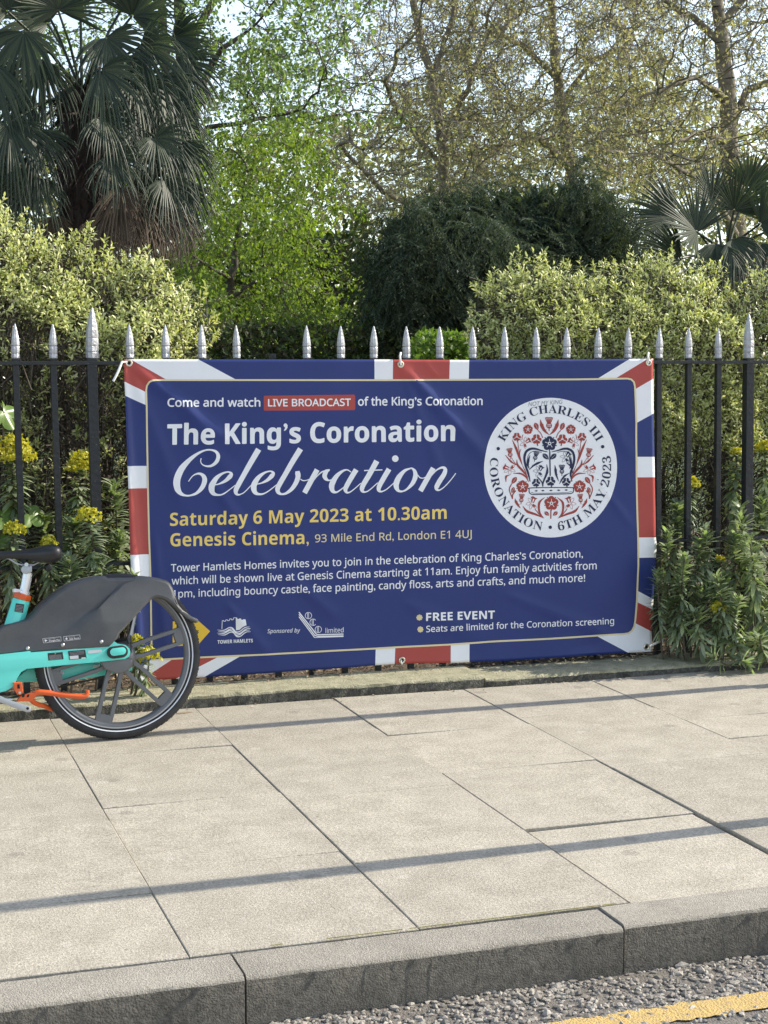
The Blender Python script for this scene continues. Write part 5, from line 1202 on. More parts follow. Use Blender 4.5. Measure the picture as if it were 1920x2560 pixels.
SP = [  # tip pixel, depth, flower radius, foot shift, size, label
    (30, 1150, 7.10, .105, 0, 1.2, 'tallest spurge with a big round yellow head, behind the first bar at the left'), (205, 1175, 7.12, .075, -.05, 1.0, 'spurge with a yellow head half hidden by the thick left post'),
    (222, 1300, 6.86, .052, .02, .9, 'spurge with a small loose yellow head in front of the thick left post'), (35, 1335, 6.90, .048, 0, .9, 'spurge with a yellow head just above the saddle nose'),
    (122, 1362, 6.92, .035, .0, .8, 'low spurge with a small yellow head just behind the saddle tail'),
    (172, 1395, 6.84, 0, .0, 1.0, 'grey green spurge rosette beside the saddle tail, without flowers'), (252, 1400, 6.85, 0, .02, 1.0, 'grey green spurge rosette directly above the middle of the bicycle cover'),
    (336, 1436, 6.80, 0, 0, .7, 'small spurge tip poking over the bicycle cover in front of the banner edge'), (185, 1305, 7.05, 0, -.03, 1.25, 'dark feathery spurge between the second bar and the thick left post'),
    (285, 1210, 7.12, 0, 0, 1.25, 'tall leafy spurge against the left edge of the banner'), (110, 1290, 7.25, 0, .05, 1.2, 'shaded spurge standing behind the first two bars'), (300, 1330, 7.02, 0, 0, 1.1, 'spurge of drooping leaves low beside the red stripe at the left banner edge'),
    (347, 1600, 6.74, 0, -.03, .75, 'low spurge seen through the bicycle wheel in front of the banner corner'), (340, 1602, 6.72, .022, -.02, .5, 'tiny spurge with a yellow tuft beside the bicycle axle'), (372, 1648, 6.72, .050, -.04, .6, 'spurge with a yellow head seen between the wheel spokes'),
    (1728, 1215, 7.05, .042, 0, .9, 'spurge with a yellow head behind the bars just right of the banner'), (1842, 1135, 7.15, .030, 0, 1.1, 'spurge with a small yellow head left of the thick right post'), (1912, 1128, 7.08, .055, 0, 1.1, 'spurge with a yellow head at the right edge of the picture'),
    (1695, 1262, 7.02, 0, 0, 1.2, 'tall spurge of pale spiky leaves close to the right banner edge'), (1850, 1270, 6.84, 0, .03, 1.1, 'fresh green spurge rosette in front of the thick right post'), (1762, 1320, 6.82, 0, 0, 1.0, 'upright fresh spurge rosette between two bars on the right'),
    (1748, 1352, 6.80, 0, -.02, 1.0, 'spurge rosette of bright narrow leaves over the lower rail at the right'), (1838, 1340, 6.80, 0, 0, 1.1, 'spurge rosette below the thick right post, leaves spread wide'), (1885, 1400, 6.76, 0, .05, 1.2, 'largest fresh green spurge rosette at the right edge'),
    (1645, 1432, 6.80, 0, .05, .9, 'spurge rosette overlapping the blue stripe at the right banner edge'), (1700, 1450, 6.78, 0, .03, 1.0, 'shaded spurge low beside the right banner edge'), (1690, 1492, 6.78, 0, .04, 1.0, 'dark spurge under the lower rail near the banner'),
    (1755, 1480, 6.76, 0, 0, 1.15, 'dark wide spurge in the middle of the right hand clump'), (1795, 1525, 6.68, .038, .05, .9, 'low spurge with a yellow head in the right hand clump'), (1820, 1440, 6.78, .0, .03, 1.2, 'grey spurge with long drooping leaves in the right hand clump'),
    (1900, 1490, 6.72, 0, .05, 1.2, 'grey spurge leaning out at the right edge'), (1825, 1590, 6.62, 0, .08, 1.1, 'lowest spurge rosette hanging over the stone edging'), (1885, 1590, 6.64, 0, .06, 1.1, 'spurge drooping over the stone edging at the right edge'),
    (1760, 1590, 6.74, 0, .06, .9, 'spurge with downturned leaves above the stone edging'), (1905, 1250, 7.0, 0, 0, 1.2, 'tall spurge right of the thick right post'), (1800, 1400, 6.9, .02, 0, 1.0, 'spurge with a tiny yellow tuft amid dark leaves on the right'),
    (2060, 1300, 6.9, .05, .0, 1.3, 'tall yellow headed spurge beyond the right edge'), (1990, 1560, 6.62, 0, .06, 1.2, 'spurge hanging over the edging beyond the right edge'),
    (1668, 1330, 6.86, 0, .02, 1.0, 'spurge rosette pressed against the red stripe at the right banner edge'), (1712, 1395, 6.72, 0, .03, 1.05, 'pale spurge rosette in front of the bar nearest the banner'), (1872, 1345, 6.70, 0, .03, 1.05, 'pale spurge rosette leaning forward from the thick right post'),
    (1790, 1440, 6.66, 0, .05, 1.05, 'pale spurge rosette in the very middle of the right hand clump'), (1848, 1500, 6.62, 0, .05, 1.05, 'pale spurge rosette halfway down the right hand clump'), (1735, 1530, 6.66, 0, .05, 1.0, 'spurge rosette low in the right hand clump, left of the yellow head'), (1900, 1590, 6.56, 0, .08, 1.0, 'pale spurge rosette hanging over the edging at the far right'),
    (1780, 1640, 6.58, 0, .1, .9, 'spurge rosette touching the paving below the right hand clump'), (1850, 1650, 6.55, 0, .1, .9, 'spurge rosette lying over the stone edging under the right hand clump'), (1930, 1640, 6.58, 0, .08, .9, 'smallest spurge at the very foot of the right hand clump')]
for i, (px, py, Y, fl, dx, hs, lab) in enumerate(SP): spurge(px, py, Y, fl, lab, hs, dx, seed=100 + i)
# broad leaved plant at the far left
fr = np.array(at(20, 1300, 7.15)); root = empty('broad_leaved_plant', (fr[0], 7.2, .03)); tag(root, 'plant with glossy lobed light green leaves at the left edge behind the railing', 'plant')
def lobed(c, r, nrm, up, lobes=7):
    nrm = unit(np.array(nrm, float)); up = np.array(up, float); up = unit(up - nrm * (up @ nrm)); s_ = np.cross(up, nrm); V = [np.array(c)]; k = 84
    for i in range(k):
        a = -2.5 + 5.0 * i / (k - 1); q = .5 + .5 * abs(math.cos(a * lobes / 5.0 * math.pi / 2)) ** .6; rr = r * q * (1 - .12 * abs(a) / 2.5)
        V.append(np.array(c) + up * math.cos(a) * rr + s_ * math.sin(a) * rr + nrm * (.12 * r * math.cos(a * lobes / 5 * math.pi) * q - .25 * rr * rr / r))
    return np.array(V), np.array([(0, i, i + 1) for i in range(1, k)])
lv = []; mb = MB()
for px, py, r, nr, upv in ((10, 1030, .085, (.5, -.8, .5), (.4, -.2, -.6)), (75, 1285, .072, (.3, -.8, .6), (.8, -.3, -.4)), (5, 1292, .07, (.2, -.8, .6), (.7, -.3, -.4)), (-40, 1180, .09, (.3, -.7, .7), (-.5, -.4, -.3)), (0, 1345, .05, (.3, -.8, .5), (.3, -.4, -.6)), (-70, 1050, .09, (.2, -.7, .7), (-.6, -.3, -.4))):
    c = at(px, py, 7.06); lv.append(lobed(c, r, nr, upv)); mb.tube([(fr[0] - .05, 7.2, .03), tuple((np.array(c) + [fr[0] - .05, 7.25, .3]) / 2), tuple(c)], [.007, .005, .0035], 6)
V, T = join(lv); tris('leaves', V, T, M['l_fatsia'], root, smooth=True); mb.build('stems', M['stem'], root, smooth=True)
# dry leaves and crumbs of soil behind the edging
n = 2600; P = np.stack([rng.uniform(-.5, 6, n), rng.uniform(6.86, 7.25, n), rng.uniform(.045, .062, n)], 1)
V, T = diamonds(P, unit(rdir(n) * [1, 1, .35]), unit(rdir(n) * .5 + [0, 0, 1]), rng.uniform(.012, .035, n), rng.uniform(.008, .02, n))
tris('leaf_litter', V, T, M['l_litter'], tag(bpy.data.objects.new('tmp', None), kind='stuff') and None)
bpy.data.objects['leaf_litter']['kind'] = 'stuff'
n = 160; P = np.stack([rng.uniform(-.5, 6, n), YPF - rng.exponential(.035, n), np.full(n, .004)], 1)
V, T = diamonds(P, unit(rdir(n) * [1, 1, .2]), unit(rdir(n) * .4 + [0, 0, 1]), rng.uniform(.006, .022, n), rng.uniform(.004, .012, n))
tris('fallen_leaves', V, T, M['l_litter']); bpy.data.objects['fallen_leaves']['kind'] = 'stuff'
p = ground(462, 1785); mb = MB(); mb.tube([(p[0] - .035, p[1], .004), (p[0], p[1] + .002, .005), (p[0] + .035, p[1] + .012, .004)], [.003, .004, .003], 6)
tag(mb.build('twig', M['l_litter'], None, smooth=True), 'short pale twig lying on the paving beside the bicycle tyre', 'twig')

# ------------------------------------------------------------------ fan palms
def fan(P, axis, up, r, nseg=34, spread=2.35, droop=.25, g=rng):
    """one fan leaf: narrow folded segments radiating from the end of the stalk"""
    axis = unit(np.array(axis, float)); up = np.array(up, float); up = unit(up - axis * (up @ axis)); s_ = np.cross(axis, up)
    a = np.linspace(-spread / 2 * 1.25, spread / 2 * 1.25, nseg) + g.normal(size=nseg) * .025
    D = unit(axis[None] * np.cos(a)[:, None] + s_[None] * np.sin(a)[:, None] + up[None] * (.10 + .25 * np.abs(np.sin(a)))[:, None])
    L = r * (.82 + .22 * np.cos(a)) * g.uniform(.88, 1.05, nseg); U = np.repeat(up[None], nseg, 0); W = r * .047; droop = droop * g.uniform(.5, 1.45, nseg)[:, None]
    S = unit(np.cross(D, U)); V = []; G_ = np.array([0, 0, -1.])
    for t, w_, dr in ((0.03, .3, 0), (.3, 1.1, .0), (.58, .85, .12), (.8, .5, .42)):
        c = P + D * (L * t)[:, None] + G_ * (L * dr)[:, None] * droop; V += [c - S * W * w_ / 2, c + up * W * .22 * w_, c + S * W * w_ / 2]
    V.append(P + D * L[:, None] * (1 - .12 * droop) + G_ * L[:, None] * .85 * droop + g.normal(size=(nseg, 3)) * r * .02)
    V = np.stack(V, 1); T = []
    for i in range(3):
        for q in (0, 1): b = 3 * i + q; T += [(b, b + 1, b + 4), (b, b + 4, b + 3)]
    T += [(9, 10, 12), (10, 11, 12)]
    return V.reshape(-1, 3), (np.arange(nseg)[:, None, None] * 13 + np.array(T)[None]).reshape(-1, 3)
def palm(label, c, foot, fans, dead, stalk, trunk_r, group, seed):
    g = np.random.default_rng(seed); root = empty('fan_palm', (foot[0], foot[1], 0)); tag(root, label, 'palm', group)
    c = np.array(c)
    mb = MB(); H = c[2]; pts = [(foot[0] + (c[0] - foot[0]) * t, foot[1] + (c[1] - foot[1]) * t, H * t) for t in np.linspace(0, 1, 16)]
    mb.tube(pts, [trunk_r * (.85 + .3 * t + .08 * math.sin(t * 37)) for t in np.linspace(0, 1, 16)], 14); mb.build('trunk', M['fibre'], root, smooth=True)
    n = 900; t = g.random(n) ** .7; B = np.stack([np.interp(t, np.linspace(0, 1, 16), [p[k] for p in pts]) for k in range(3)], 1); a = g.random(n) * 6.28
    o = np.stack([np.cos(a), np.sin(a), np.zeros(n)], 1); V, T = blades(B + o * trunk_r * .85, unit(o * .5 + g.normal(size=(n, 3)) * .25 + [0, 0, .9]), o, g.uniform(.12, .3, n), .014, curve=.3)
    tris('fibre', V, T, M['fibre'], root)
    stems = MB(); lv = []
    for az, el, ln, r, dr in fans:
        az, el = R(az), R(el); d = np.array([math.cos(az) * math.cos(el), math.sin(az) * math.cos(el), math.sin(el)])
        e = c + d * ln * .95 + [0, 0, -.10 * ln]; m_ = c + d * ln * .5 + [0, 0, .05 * ln]
        stems.tube([tuple(c + d * .05), tuple(m_), tuple(e)], [.014, .011, .008], 6)
        ax = unit(e - m_ + [0, 0, -.15 * ln]); up = np.array([0, 0, 1.0]) + d * .2 + g.normal(size=3) * .3
        lv.append(fan(e, ax, up, r, droop=dr, g=g))
    V, T = join(lv); tris('fronds', V, T, M['l_palm'], root); stems.build('stalks', M['l_palm'], root, smooth=True, weld=False)
    if dead:
        lv = []
        for az, dz, r in dead:
            az = R(az); d = np.array([math.cos(az), math.sin(az), 0]); e = c + [0, 0, -dz] + d * (trunk_r + .22)
            lv.append(fan(e, unit(d * .35 + [0, 0, -1]), d + [0, 0, .3], r, nseg=26, spread=1.5, droop=.15, g=g))
        V, T = join(lv); tris('dead_fronds', V, T, M['l_dead'], root)
g = np.random.default_rng(11)
def fan_at(px, py, Y, th, rpx, spread, droop, face=(0, -1, .35), tilt=-.15, dead=0):
    r = rpx / (FPX / Y); th = R(th); P = at(px, py, Y); ax = _RT * math.cos(th) + np.array([0, 0, 1.0]) * math.sin(th) + np.array([0, tilt, 0])
    return (P, ax, np.array(face, float) + g.normal(size=3) * .18, r, spread, droop, dead)
F1 = [fan_at(*a) for a in ((145, 25, 10.8, 95, 165, 3.3, .1), (265, 95, 10.7, -60, 150, 2.6, .5), (330, 40, 11.0, 55, 150, 2.7, .15), (60, 80, 10.7, -100, 165, 2.4, .7), (20, 30, 10.9, 130, 170, 2.8, .25), (-30, 150, 10.7, -120, 190, 2.4, .8), (105, 150, 10.8, -105, 150, 2.2, .8),
    (350, 118, 10.7, -25, 165, 2.5, .7), (430, 95, 11.1, 5, 120, 1.8, .3), (250, 175, 10.6, -40, 150, 2.1, .7), (330, 200, 10.8, -60, 160, 2.4, .8), (400, 190, 11.0, -65, 160, 2.2, .8), (255, 290, 10.55, -50, 130, 2.5, .6), (275, 392, 10.5, -55, 115, 2.6, .6), (388, 345, 10.6, -45, 130, 3.2, .7), (440, 360, 10.9, -75, 140, 2.3, .8), (345, 290, 10.9, -70, 140, 2.3, .8),
    (20, 310, 10.6, -80, 150, 2.6, .8), (85, 330, 10.7, -75, 130, 2.3, .7), (-40, 330, 10.8, -110, 160, 2.4, .8), (90, 445, 10.7, -115, 125, 2.8, .5), (30, 470, 10.9, -105, 120, 2.4, .6), (410, 450, 10.8, -70, 120, 2.3, .8), (350, 420, 11.0, -85, 120, 2.2, .8), (455, 460, 11.1, -75, 110, 2.0, .8), (200, -30, 11.2, 85, 170, 3.0, .1), (80, -40, 11.3, 120, 180, 2.6, .2), (340, -40, 11.3, 55, 170, 2.6, .2),
    (60, 210, 11.3, -150, 170, 2.4, .7), (370, 240, 11.4, -30, 170, 2.4, .8), (410, 300, 11.5, -60, 160, 2.4, .8), (20, 380, 11.4, -110, 160, 2.4, .8), (320, 340, 11.3, -80, 150, 2.4, .8), (440, 150, 11.5, -30, 150, 2.2, .6), (120, 60, 11.4, 150, 170, 2.6, .4),
    (300, 470, 10.8, -85, 120, 2.0, .6, (0, -1, .3), -.1, 1), (350, 500, 10.9, -80, 125, 2.0, .6, (0, -1, .3), -.1, 1), (400, 505, 11.0, -82, 120, 1.8, .6, (0, -1, .3), -.1, 1), (290, 520, 10.8, -95, 110, 1.8, .6, (0, -1, .3), -.1, 1), (440, 520, 11.1, -88, 105, 1.8, .6, (0, -1, .3), -.1, 1), (240, 540, 10.8, -90, 110, 1.6, .6, (0, -1, .3), -.1, 1), (330, 550, 11.0, -80, 110, 1.8, .6, (0, -1, .3), -.1, 1), (150, 540, 11.0, -100, 110, 1.8, .6, (0, -1, .3), -.1, 1), (380, 560, 11.2, -80, 100, 1.8, .6, (0, -1, .3), -.1, 1))]
F2 = [fan_at(*(a[:4] + (a[4] * .86,) + a[5:])) for a in ((1742, 580, 10.2, 138, 200, 3.0, .04), (1835, 525, 10.4, 78, 165, 2.6, .05), (1690, 545, 10.5, 168, 190, 1.7, .12), (1705, 645, 10.2, 176, 180, 1.9, .15), (1900, 560, 10.3, 30, 170, 2.4, .2), (1830, 600, 10.1, -65, 150, 2.2, .8), (1900, 610, 10.2, -85, 150, 2.2, .8), (1790, 610, 10.1, -95, 140, 2.2, .7), (1960, 560, 10.5, 10, 200, 2.4, .5), (1870, 470, 10.8, 60, 150, 2.4, .1), (1780, 500, 10.9, 110, 150, 2.2, .1), (1930, 660, 10.1, -80, 150, 2.2, .9), (1860, 690, 10.2, -100, 130, 2.0, .9, (0, -1, .3), -.1, 1), (1690, 690, 10.3, 200, 150, 2.0, .4))]
def palm(label, c, foot, fans, tr, group, seed):
    g = np.random.default_rng(seed); root = empty('fan_palm', (foot[0], foot[1], 0)); tag(root, label, 'palm', group); c = np.array(c); H = c[2]
    pts = [(foot[0] + (c[0] - foot[0]) * t, foot[1] + (c[1] - foot[1]) * t, H * t) for t in np.linspace(0, 1, 18)]
    mb = MB(); mb.tube(pts, [tr * (.9 + .25 * t + .08 * math.sin(t * 37)) for t in np.linspace(0, 1, 18)], 16); mb.build('trunk', M['fibre'], root, smooth=True)
    n = 2600; t = g.random(n) ** .6; B = np.stack([np.interp(t, np.linspace(0, 1, 18), [p[k] for p in pts]) for k in range(3)], 1); a = g.random(n) * 6.28; o = np.stack([np.cos(a), np.sin(a), np.zeros(n)], 1)
    V, T = blades(B + o * tr * .9, unit(o * .55 + g.normal(size=(n, 3)) * .35 + np.where(g.random((n, 1)) < .5, [[0, 0, .9]], [[0, 0, -.9]])), o, g.uniform(.08, .26, n), .014, curve=.3); tris('fibre', V, T, M['fibre'], root)
    st = MB(); lv, dd = [], []
    for P, ax, fc, r, sp, dr, dead in fans:
        m_ = (c + P) / 2 + [0, 0, .05]; st.tube([tuple(c * .97 + P * .03), tuple(m_), tuple(P)], [.012, .010, .008], 6)
        (dd if dead else lv).append(fan(P, ax, fc, r, nseg=30 if dead else 38, spread=sp, droop=dr, g=g))
    V, T = join(lv); tris('fronds', V, T, M['l_palm'], root); st.build('stalks', M['l_palm'], root, smooth=True, weld=False)
    if dd: V, T = join(dd); tris('dead_fronds', V, T, M['l_dead'], root)
palm('tall fan palm with dark drooping fronds and shaggy brown trunk at the upper left', at(205, 235, 11.1), (at(215, 700, 11.1)[0], 11.1), F1, .155, 'fan palms in the garden', 5)
palm('small fan palm with stiff spread fronds behind the shrub on the right', at(1810, 660, 10.5), (at(1815, 760, 10.5)[0], 10.5), F2, .10, 'fan palms in the garden', 6)

# ------------------------------------------------------------------ trees
def cloud(poly, n, Y, dY, g=rng, clump=None):
    if not clump: return px_at(sample(poly, n, g), g.normal(Y, dY, n))
    K, sg = clump; C = px_at(sample(poly, K, g), g.normal(Y, dY, K)); wt = g.uniform(.3, 1.7, K); m_ = int(n * .8); ci = g.choice(K, m_, p=wt / wt.sum())
    return np.concatenate([C[ci] + g.normal(size=(m_, 3)) * sg * np.array([1.25, 1.25, .55]), px_at(sample(poly, n - m_, g), g.normal(Y, dY, n - m_))])
def lim(*p): return [at(x, y, Y) for x, y, Y in p]
Y = 15.0; f0 = at(560, 900, Y); f0[2] = 0
A = np.concatenate([cloud([(430, 620), (440, 420), (490, 340), (620, 330), (740, 300), (820, 390), (810, 520), (830, 640), (860, 780), (800, 850), (600, 860), (470, 850), (440, 740)], 2300, Y, .85, clump=(110, .17))])
grow('young_lime_tree', 'bright green low branching tree in the middle of the garden', 'tree', 'garden trees behind the railing',
     [([f0, *lim((570, 760, Y), (590, 600, Y), (620, 430, Y))], [.055, .045, .03, .012], None), (lim((590, 600, Y), (690, 560, Y - .3), (790, 620, Y - .4)), [.02, .013, .006], 1), (lim((580, 700, Y), (480, 640, Y - .3), (455, 560, Y - .3)), [.02, .012, .006], 1), (lim((575, 740, Y), (670, 690, Y - .5), (740, 720, Y - .6)), [.02, .012, .006], 1)],
     A, .11, .17, .0022, M['l_lime'], 17, .044, .034, .115, M['bark'], .0042, droop=.7, bias=(0, 0, -.02), infl=1.6, maxr=.02)
Y = 18.0; f0 = at(470, 900, Y); f0[2] = 0
A = np.concatenate([cloud([(300, -260), (830, -260), (870, -20), (850, 60), (760, 110), (820, 200), (830, 330), (700, 350), (560, 330), (470, 420), (380, 300), (330, 100)], 1100, Y, 1.3, clump=(70, .28)), cloud([(560, 120), (800, 150), (830, 320), (700, 340), (560, 300)], 300, Y, .8), cloud([(-100, -260), (300, -260), (300, 100), (200, 500), (-100, 500)], 260, Y + .5, 1.2)])
grow('tall_green_tree', 'tall tree with thin fresh green leaves and dark upright limbs behind the palm', 'tree', 'garden trees behind the railing',
     [([f0, *lim((475, 600, Y), (468, 330, Y), (455, 150, Y), (440, -150, Y))], [.12, .10, .085, .07, .05], None), (lim((470, 380, Y), (415, 200, Y), (400, -80, Y)), [.06, .05, .04], 1), (lim((470, 330, Y), (520, 180, Y), (560, 120, Y - .3), (640, 60, Y - .5)), [.05, .04, .03, .015], 1), (lim((472, 420, Y), (520, 320, Y - .3), (640, 300, Y - .6), (760, 270, Y - .8)), [.04, .03, .02, .01], 1), (lim((455, 130, Y), (520, 20, Y), (600, -100, Y)), [.05, .04, .03], 1)],
     A, .16, .22, .0032, M['l_lime2'], 12, .056, .044, .16, M['bark'], .0075, droop=.3, infl=2.2, maxr=.05)
def plane(label, Y, foot, limbs, A, per, seed, sz=1.0):
    f0 = at(foot, 880, Y); f0[2] = 0
    L_ = []
    for i, (pts, rs) in enumerate(limbs):
        P = lim(*pts)
        if i == 0: P = [f0] + P; rs = [rs[0] * 1.15] + rs
        L_.append((P, rs, None if i == 0 else 1))
    return grow('plane_tree', label, 'tree', 'garden trees behind the railing', [(a, [q * .8 for q in b], c_) for a, b, c_ in L_], A, .20, .27, .0052, M['l_plane'], per, .054 * sz, .036 * sz, .21, M['planebark'], .0105, jit=.34, droop=.45, infl=6.0, maxr=.045)
Y = 24.0
plane('slender plane tree with a pale leaning trunk and thin bronze leaves in the centre', Y, 1140, [([(1120, 620, Y), (1105, 350, Y), (1075, 180, Y), (1035, 30, Y), (1010, -150, Y)], [.11, .10, .085, .07, .05]), ([(1110, 420, Y), (1000, 290, Y), (960, 200, Y - 1)], [.06, .04, .02]), ([(1105, 360, Y), (1170, 220, Y), (1230, 60, Y)], [.06, .045, .02]), ([(1118, 560, Y), (960, 480, Y - .5), (850, 360, Y - 1)], [.06, .045, .02]), ([(1080, 200, Y), (1130, 40, Y), (1150, -120, Y)], [.05, .04, .03])],
      np.concatenate([cloud([(840, 80), (930, -60), (1010, -220), (1280, -220), (1300, 480), (1100, 520), (900, 560), (820, 420), (800, 250)], 2600, Y, 1.7, clump=(130, .38))]), 7, 1)
Y = 21.0
plane('plane tree with a thick dark trunk and crooked limbs at the right edge', Y, 1850, [([(1848, 640, Y), (1825, 430, Y), (1815, 200, Y), (1800, 60, Y), (1780, -150, Y)], [.20, .18, .16, .12, .08]), ([(1822, 330, Y), (1870, 225, Y), (1960, 190, Y - .5)], [.09, .07, .05]), ([(1830, 430, Y), (1880, 420, Y - .8), (1980, 430, Y - 1.2)], [.12, .10, .09]), ([(1818, 250, Y), (1740, 190, Y - .5), (1640, 230, Y - 1)], [.08, .05, .03]), ([(1810, 120, Y), (1730, 40, Y), (1620, -20, Y)], [.08, .06, .03]), ([(1822, 360, Y), (1760, 330, Y - .6), (1680, 360, Y - 1)], [.07, .05, .03]), ([(1800, 60, Y), (1880, -30, Y), (1990, -80, Y)], [.07, .06, .05]), ([(1845, 600, Y), (1760, 450, Y - 1), (1660, 400, Y - 1.5)], [.08, .05, .02])],
      np.concatenate([cloud([(1450, -220), (2150, -220), (2150, 600), (1880, 560), (1700, 500), (1540, 480), (1480, 250)], 2600, Y, 1.8, clump=(130, .38))]), 8, 2)
Y = 27.0
plane('broad plane tree with a dense olive crown above the yew', Y, 1440, [([(1440, 640, Y), (1425, 420, Y), (1400, 260, Y), (1380, 60, Y), (1370, -150, Y)], [.16, .14, .12, .09, .06]), ([(1425, 420, Y), (1350, 345, Y - 1), (1250, 365, Y - 1.6), (1150, 470, Y - 2)], [.09, .07, .045, .02]), ([(1400, 260, Y), (1480, 150, Y), (1560, 120, Y)], [.07, .05, .03]), ([(1395, 200, Y), (1300, 110, Y), (1220, 80, Y - 1)], [.07, .05, .03]), ([(1430, 430, Y), (1520, 330, Y - 1), (1600, 330, Y - 1)], [.07, .05, .02])],
      np.concatenate([cloud([(1130, -220), (1680, -220), (1680, 470), (1500, 480), (1360, 430), (1300, 350), (1220, 460), (1100, 520), (1080, 250)], 3600, Y, 2.0, clump=(170, .42))]), 12, 3, 1.05)

# yew: dark mass of hanging sprays
def yew():
    g = np.random.default_rng(21); Y0 = 13.5
    poly = [(872, 870), (868, 760), (890, 680), (905, 610), (950, 540), (985, 500), (1040, 470), (1090, 465), (1160, 455), (1230, 445), (1300, 450), (1350, 428), (1410, 425), (1480, 440), (1540, 470), (1590, 520), (1620, 600), (1640, 720), (1650, 900), (880, 900)]
    c = px_at([(1250, 900)], [Y0])[0]; root = empty('yew', (c[0], Y0, 0)); tag(root, 'dark dense yew with hanging sprays in the centre behind the railing', 'tree', 'garden trees behind the railing')
    n = 2900; P = sample(poly, n, g); d = np.clip(edge_dist(P, poly) / 150, 0, 1); P = P + g.normal(size=(n, 2)) * [22, 16] * (1 - d)[:, None]; Yq = Y0 - 1.1 * np.sqrt(1 - (1 - d) ** 2) * g.uniform(.2, 1, n)
    W = px_at(P, Yq); W += np.array([(mnoise.noise(Vector(w_ * 1.3)) + .6 * mnoise.noise(Vector(w_ * 3.4))) for w_ in W])[:, None] * np.array([0, -.6, .12])
    per = 34; idx = np.repeat(np.arange(n), per); t = np.tile(np.linspace(0, 1, per), n)
    a = g.uniform(0, 6.28, n); ax = unit(np.stack([np.cos(a) * .7, np.sin(a) * .5 - .35, g.uniform(-1.1, .1, n)], 1)); sd = unit(np.cross(ax, [[0, 0, 1.]])); Ls = g.uniform(.22, .42, n)
    B = W[idx] + ax[idx] * (t * Ls[idx])[:, None] + np.array([0, 0, -1.]) * (t ** 2 * .08)[:, None]
    sgn = np.where(np.arange(len(idx)) % 2, 1, -1)
    D = unit(sd[idx] * sgn[:, None] * .8 + ax[idx] * .7 + g.normal(size=(len(idx), 3)) * .2 + [0, 0, -.15])
    V, T = diamonds(B, D, np.array([[0, -.3, 1.]]) + np.zeros_like(D), .065 * (1 - .4 * t) * g.uniform(.7, 1.2, len(idx)), .011)
    tris('crown', V, T, M['l_yew'], root)
    m_ = 5200; P = sample(poly, m_, g); d = np.clip(edge_dist(P, poly) / 150, 0, 1); W = px_at(P, Y0 + .1 - .55 * d * g.uniform(0, 1, m_))
    k = d > .4; V, T = diamonds(W[k], rdir(k.sum(), g), rdir(k.sum(), g), .22, .11); tris('inner_foliage', V, T, M['l_yew'], root)
    mb = MB()
    for x in (-.6, 0, .5): mb.tube([(c[0] + x * .4, Y0 + .2, 0), (c[0] + x, Y0 + .1, 1.4), (c[0] + x * 1.8, Y0, 2.4)], [.09, .06, .03], 8)
    mb.build('trunk', M['bark'], root, smooth=True)
yew()
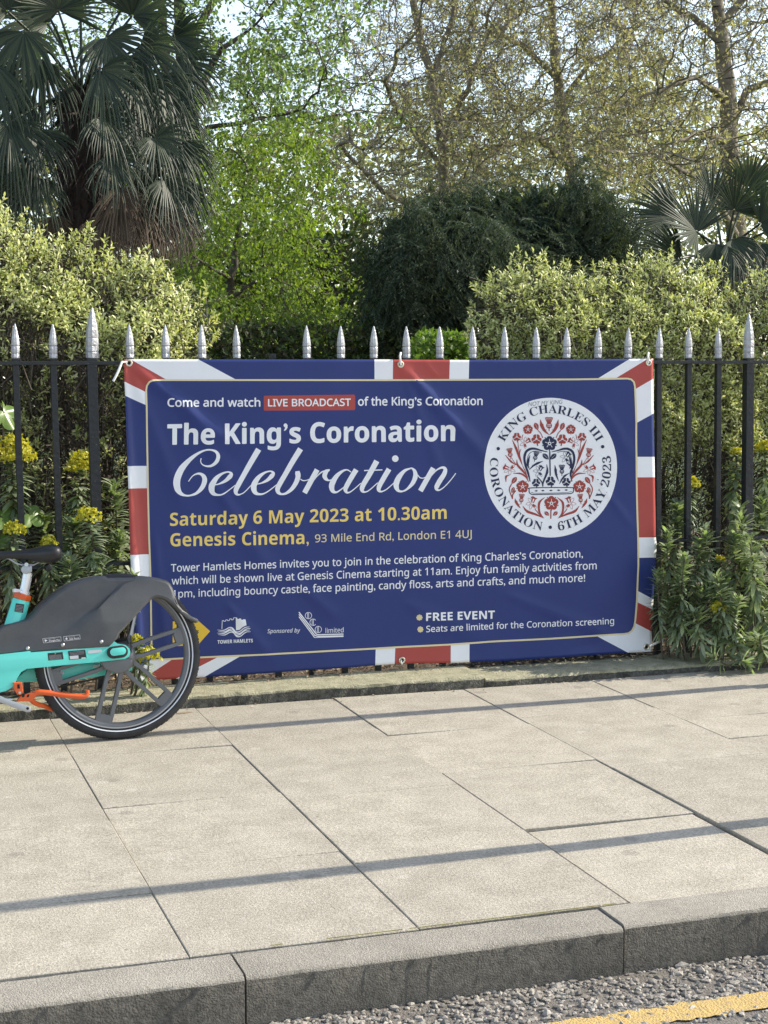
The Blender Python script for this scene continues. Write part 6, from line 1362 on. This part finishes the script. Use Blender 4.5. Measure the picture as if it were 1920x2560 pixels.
# clipped hedge across the back, dark to the left and with sunlight put into the leaf colour at its right end
def hedge(name, label, poly, Y0, thick, n, mat, ll, lw, seed):
    g = np.random.default_rng(seed); c = px_at([np.mean(np.array(poly), 0)], [Y0])[0]; root = empty(name, (c[0], Y0 + thick / 2, 0)); tag(root, label, 'hedge')
    P = sample(poly, n, g); W = px_at(P, Y0 + thick * g.random(n) ** 2.2 + .05 * g.normal(size=n))
    W[:, 1] += np.array([mnoise.noise(Vector(w_ * 5)) for w_ in W]) * .10
    V, T = diamonds(W, unit(rdir(n, g) + [0, -.6, .35]), unit(rdir(n, g) * .6 + [0, -.5, .7]), ll * g.uniform(.7, 1.3, n), lw * g.uniform(.7, 1.3, n)); tris('foliage', V, T, mat, root)
    mb = MB(); a = np.array(poly, float); x0 = px_at([(a[:, 0].min(), 880)], [Y0])[0][0]; x1 = px_at([(a[:, 0].max(), 880)], [Y0])[0][0]
    for x in np.arange(x0 + .2, x1, .35): mb.tube([(x, Y0 + thick * .5, 0), (x + .04, Y0 + thick * .5, .8), (x - .02, Y0 + thick * .5, 1.3)], [.02, .015, .006], 5)
    mb.build('stems', M['stem'], root, weld=False)
hedge('clipped_hedge', 'long dark clipped hedge low across the back of the garden', [(-1500, 812), (300, 815), (520, 812), (620, 806), (760, 812), (900, 822), (1080, 830), (1300, 830), (1300, 1080), (-1500, 1080)], 12.4, .8, 52000, M['l_box'], .055, .03, 31)
hedge('box_bush', 'small bush coloured bright sunlit green in front of the dark hedge', [(1020, 1020), (1028, 860), (1060, 828), (1120, 832), (1180, 842), (1200, 900), (1200, 1020)], 10.6, .6, 3600, M['l_boxg'], .05, .035, 32)
hedge('dark_gap_foliage', 'added dark foliage that darkens the gaps behind the bright green lime tree', [(-200, 700), (100, 640), (380, 660), (480, 590), (600, 640), (720, 560), (830, 600), (900, 520), (960, 700), (960, 900), (-200, 900)], 19.5, 1.6, 9000, M['l_box'], .13, .08, 33)  # added foliage, its dark mass gives depth shade in the lime's gaps
# far wood beyond the park
g = np.random.default_rng(41); n = 72000
P = sample([(-2200, 300), (-1700, 200), (-1200, 330), (-800, 180), (-300, 300), (0, 380), (300, 420), (520, 400), (620, 330), (740, 290), (860, 300), (930, 300), (1000, 240), (1120, 200), (1220, 290), (1300, 330), (1400, 260), (1520, 150), (1640, 120), (1750, 240), (1850, 330), (2000, 250), (2300, 300), (2300, 300), (2700, 200), (3300, 330), (3300, 960), (-2200, 960)], n, g)
W = px_at(P, g.uniform(40, 52, n)); V, T = diamonds(W, rdir(n, g), unit(rdir(n, g) * .6 + [0, 0, 1]), .26 * g.uniform(.6, 1.3, n), .17 * g.uniform(.6, 1.3, n))
tris('far_wood', V, T, M['l_far']); bpy.data.objects['far_wood']['kind'] = 'stuff'
for o in [o for o in bpy.data.objects if o.name.startswith('tmp')]: bpy.data.objects.remove(o)
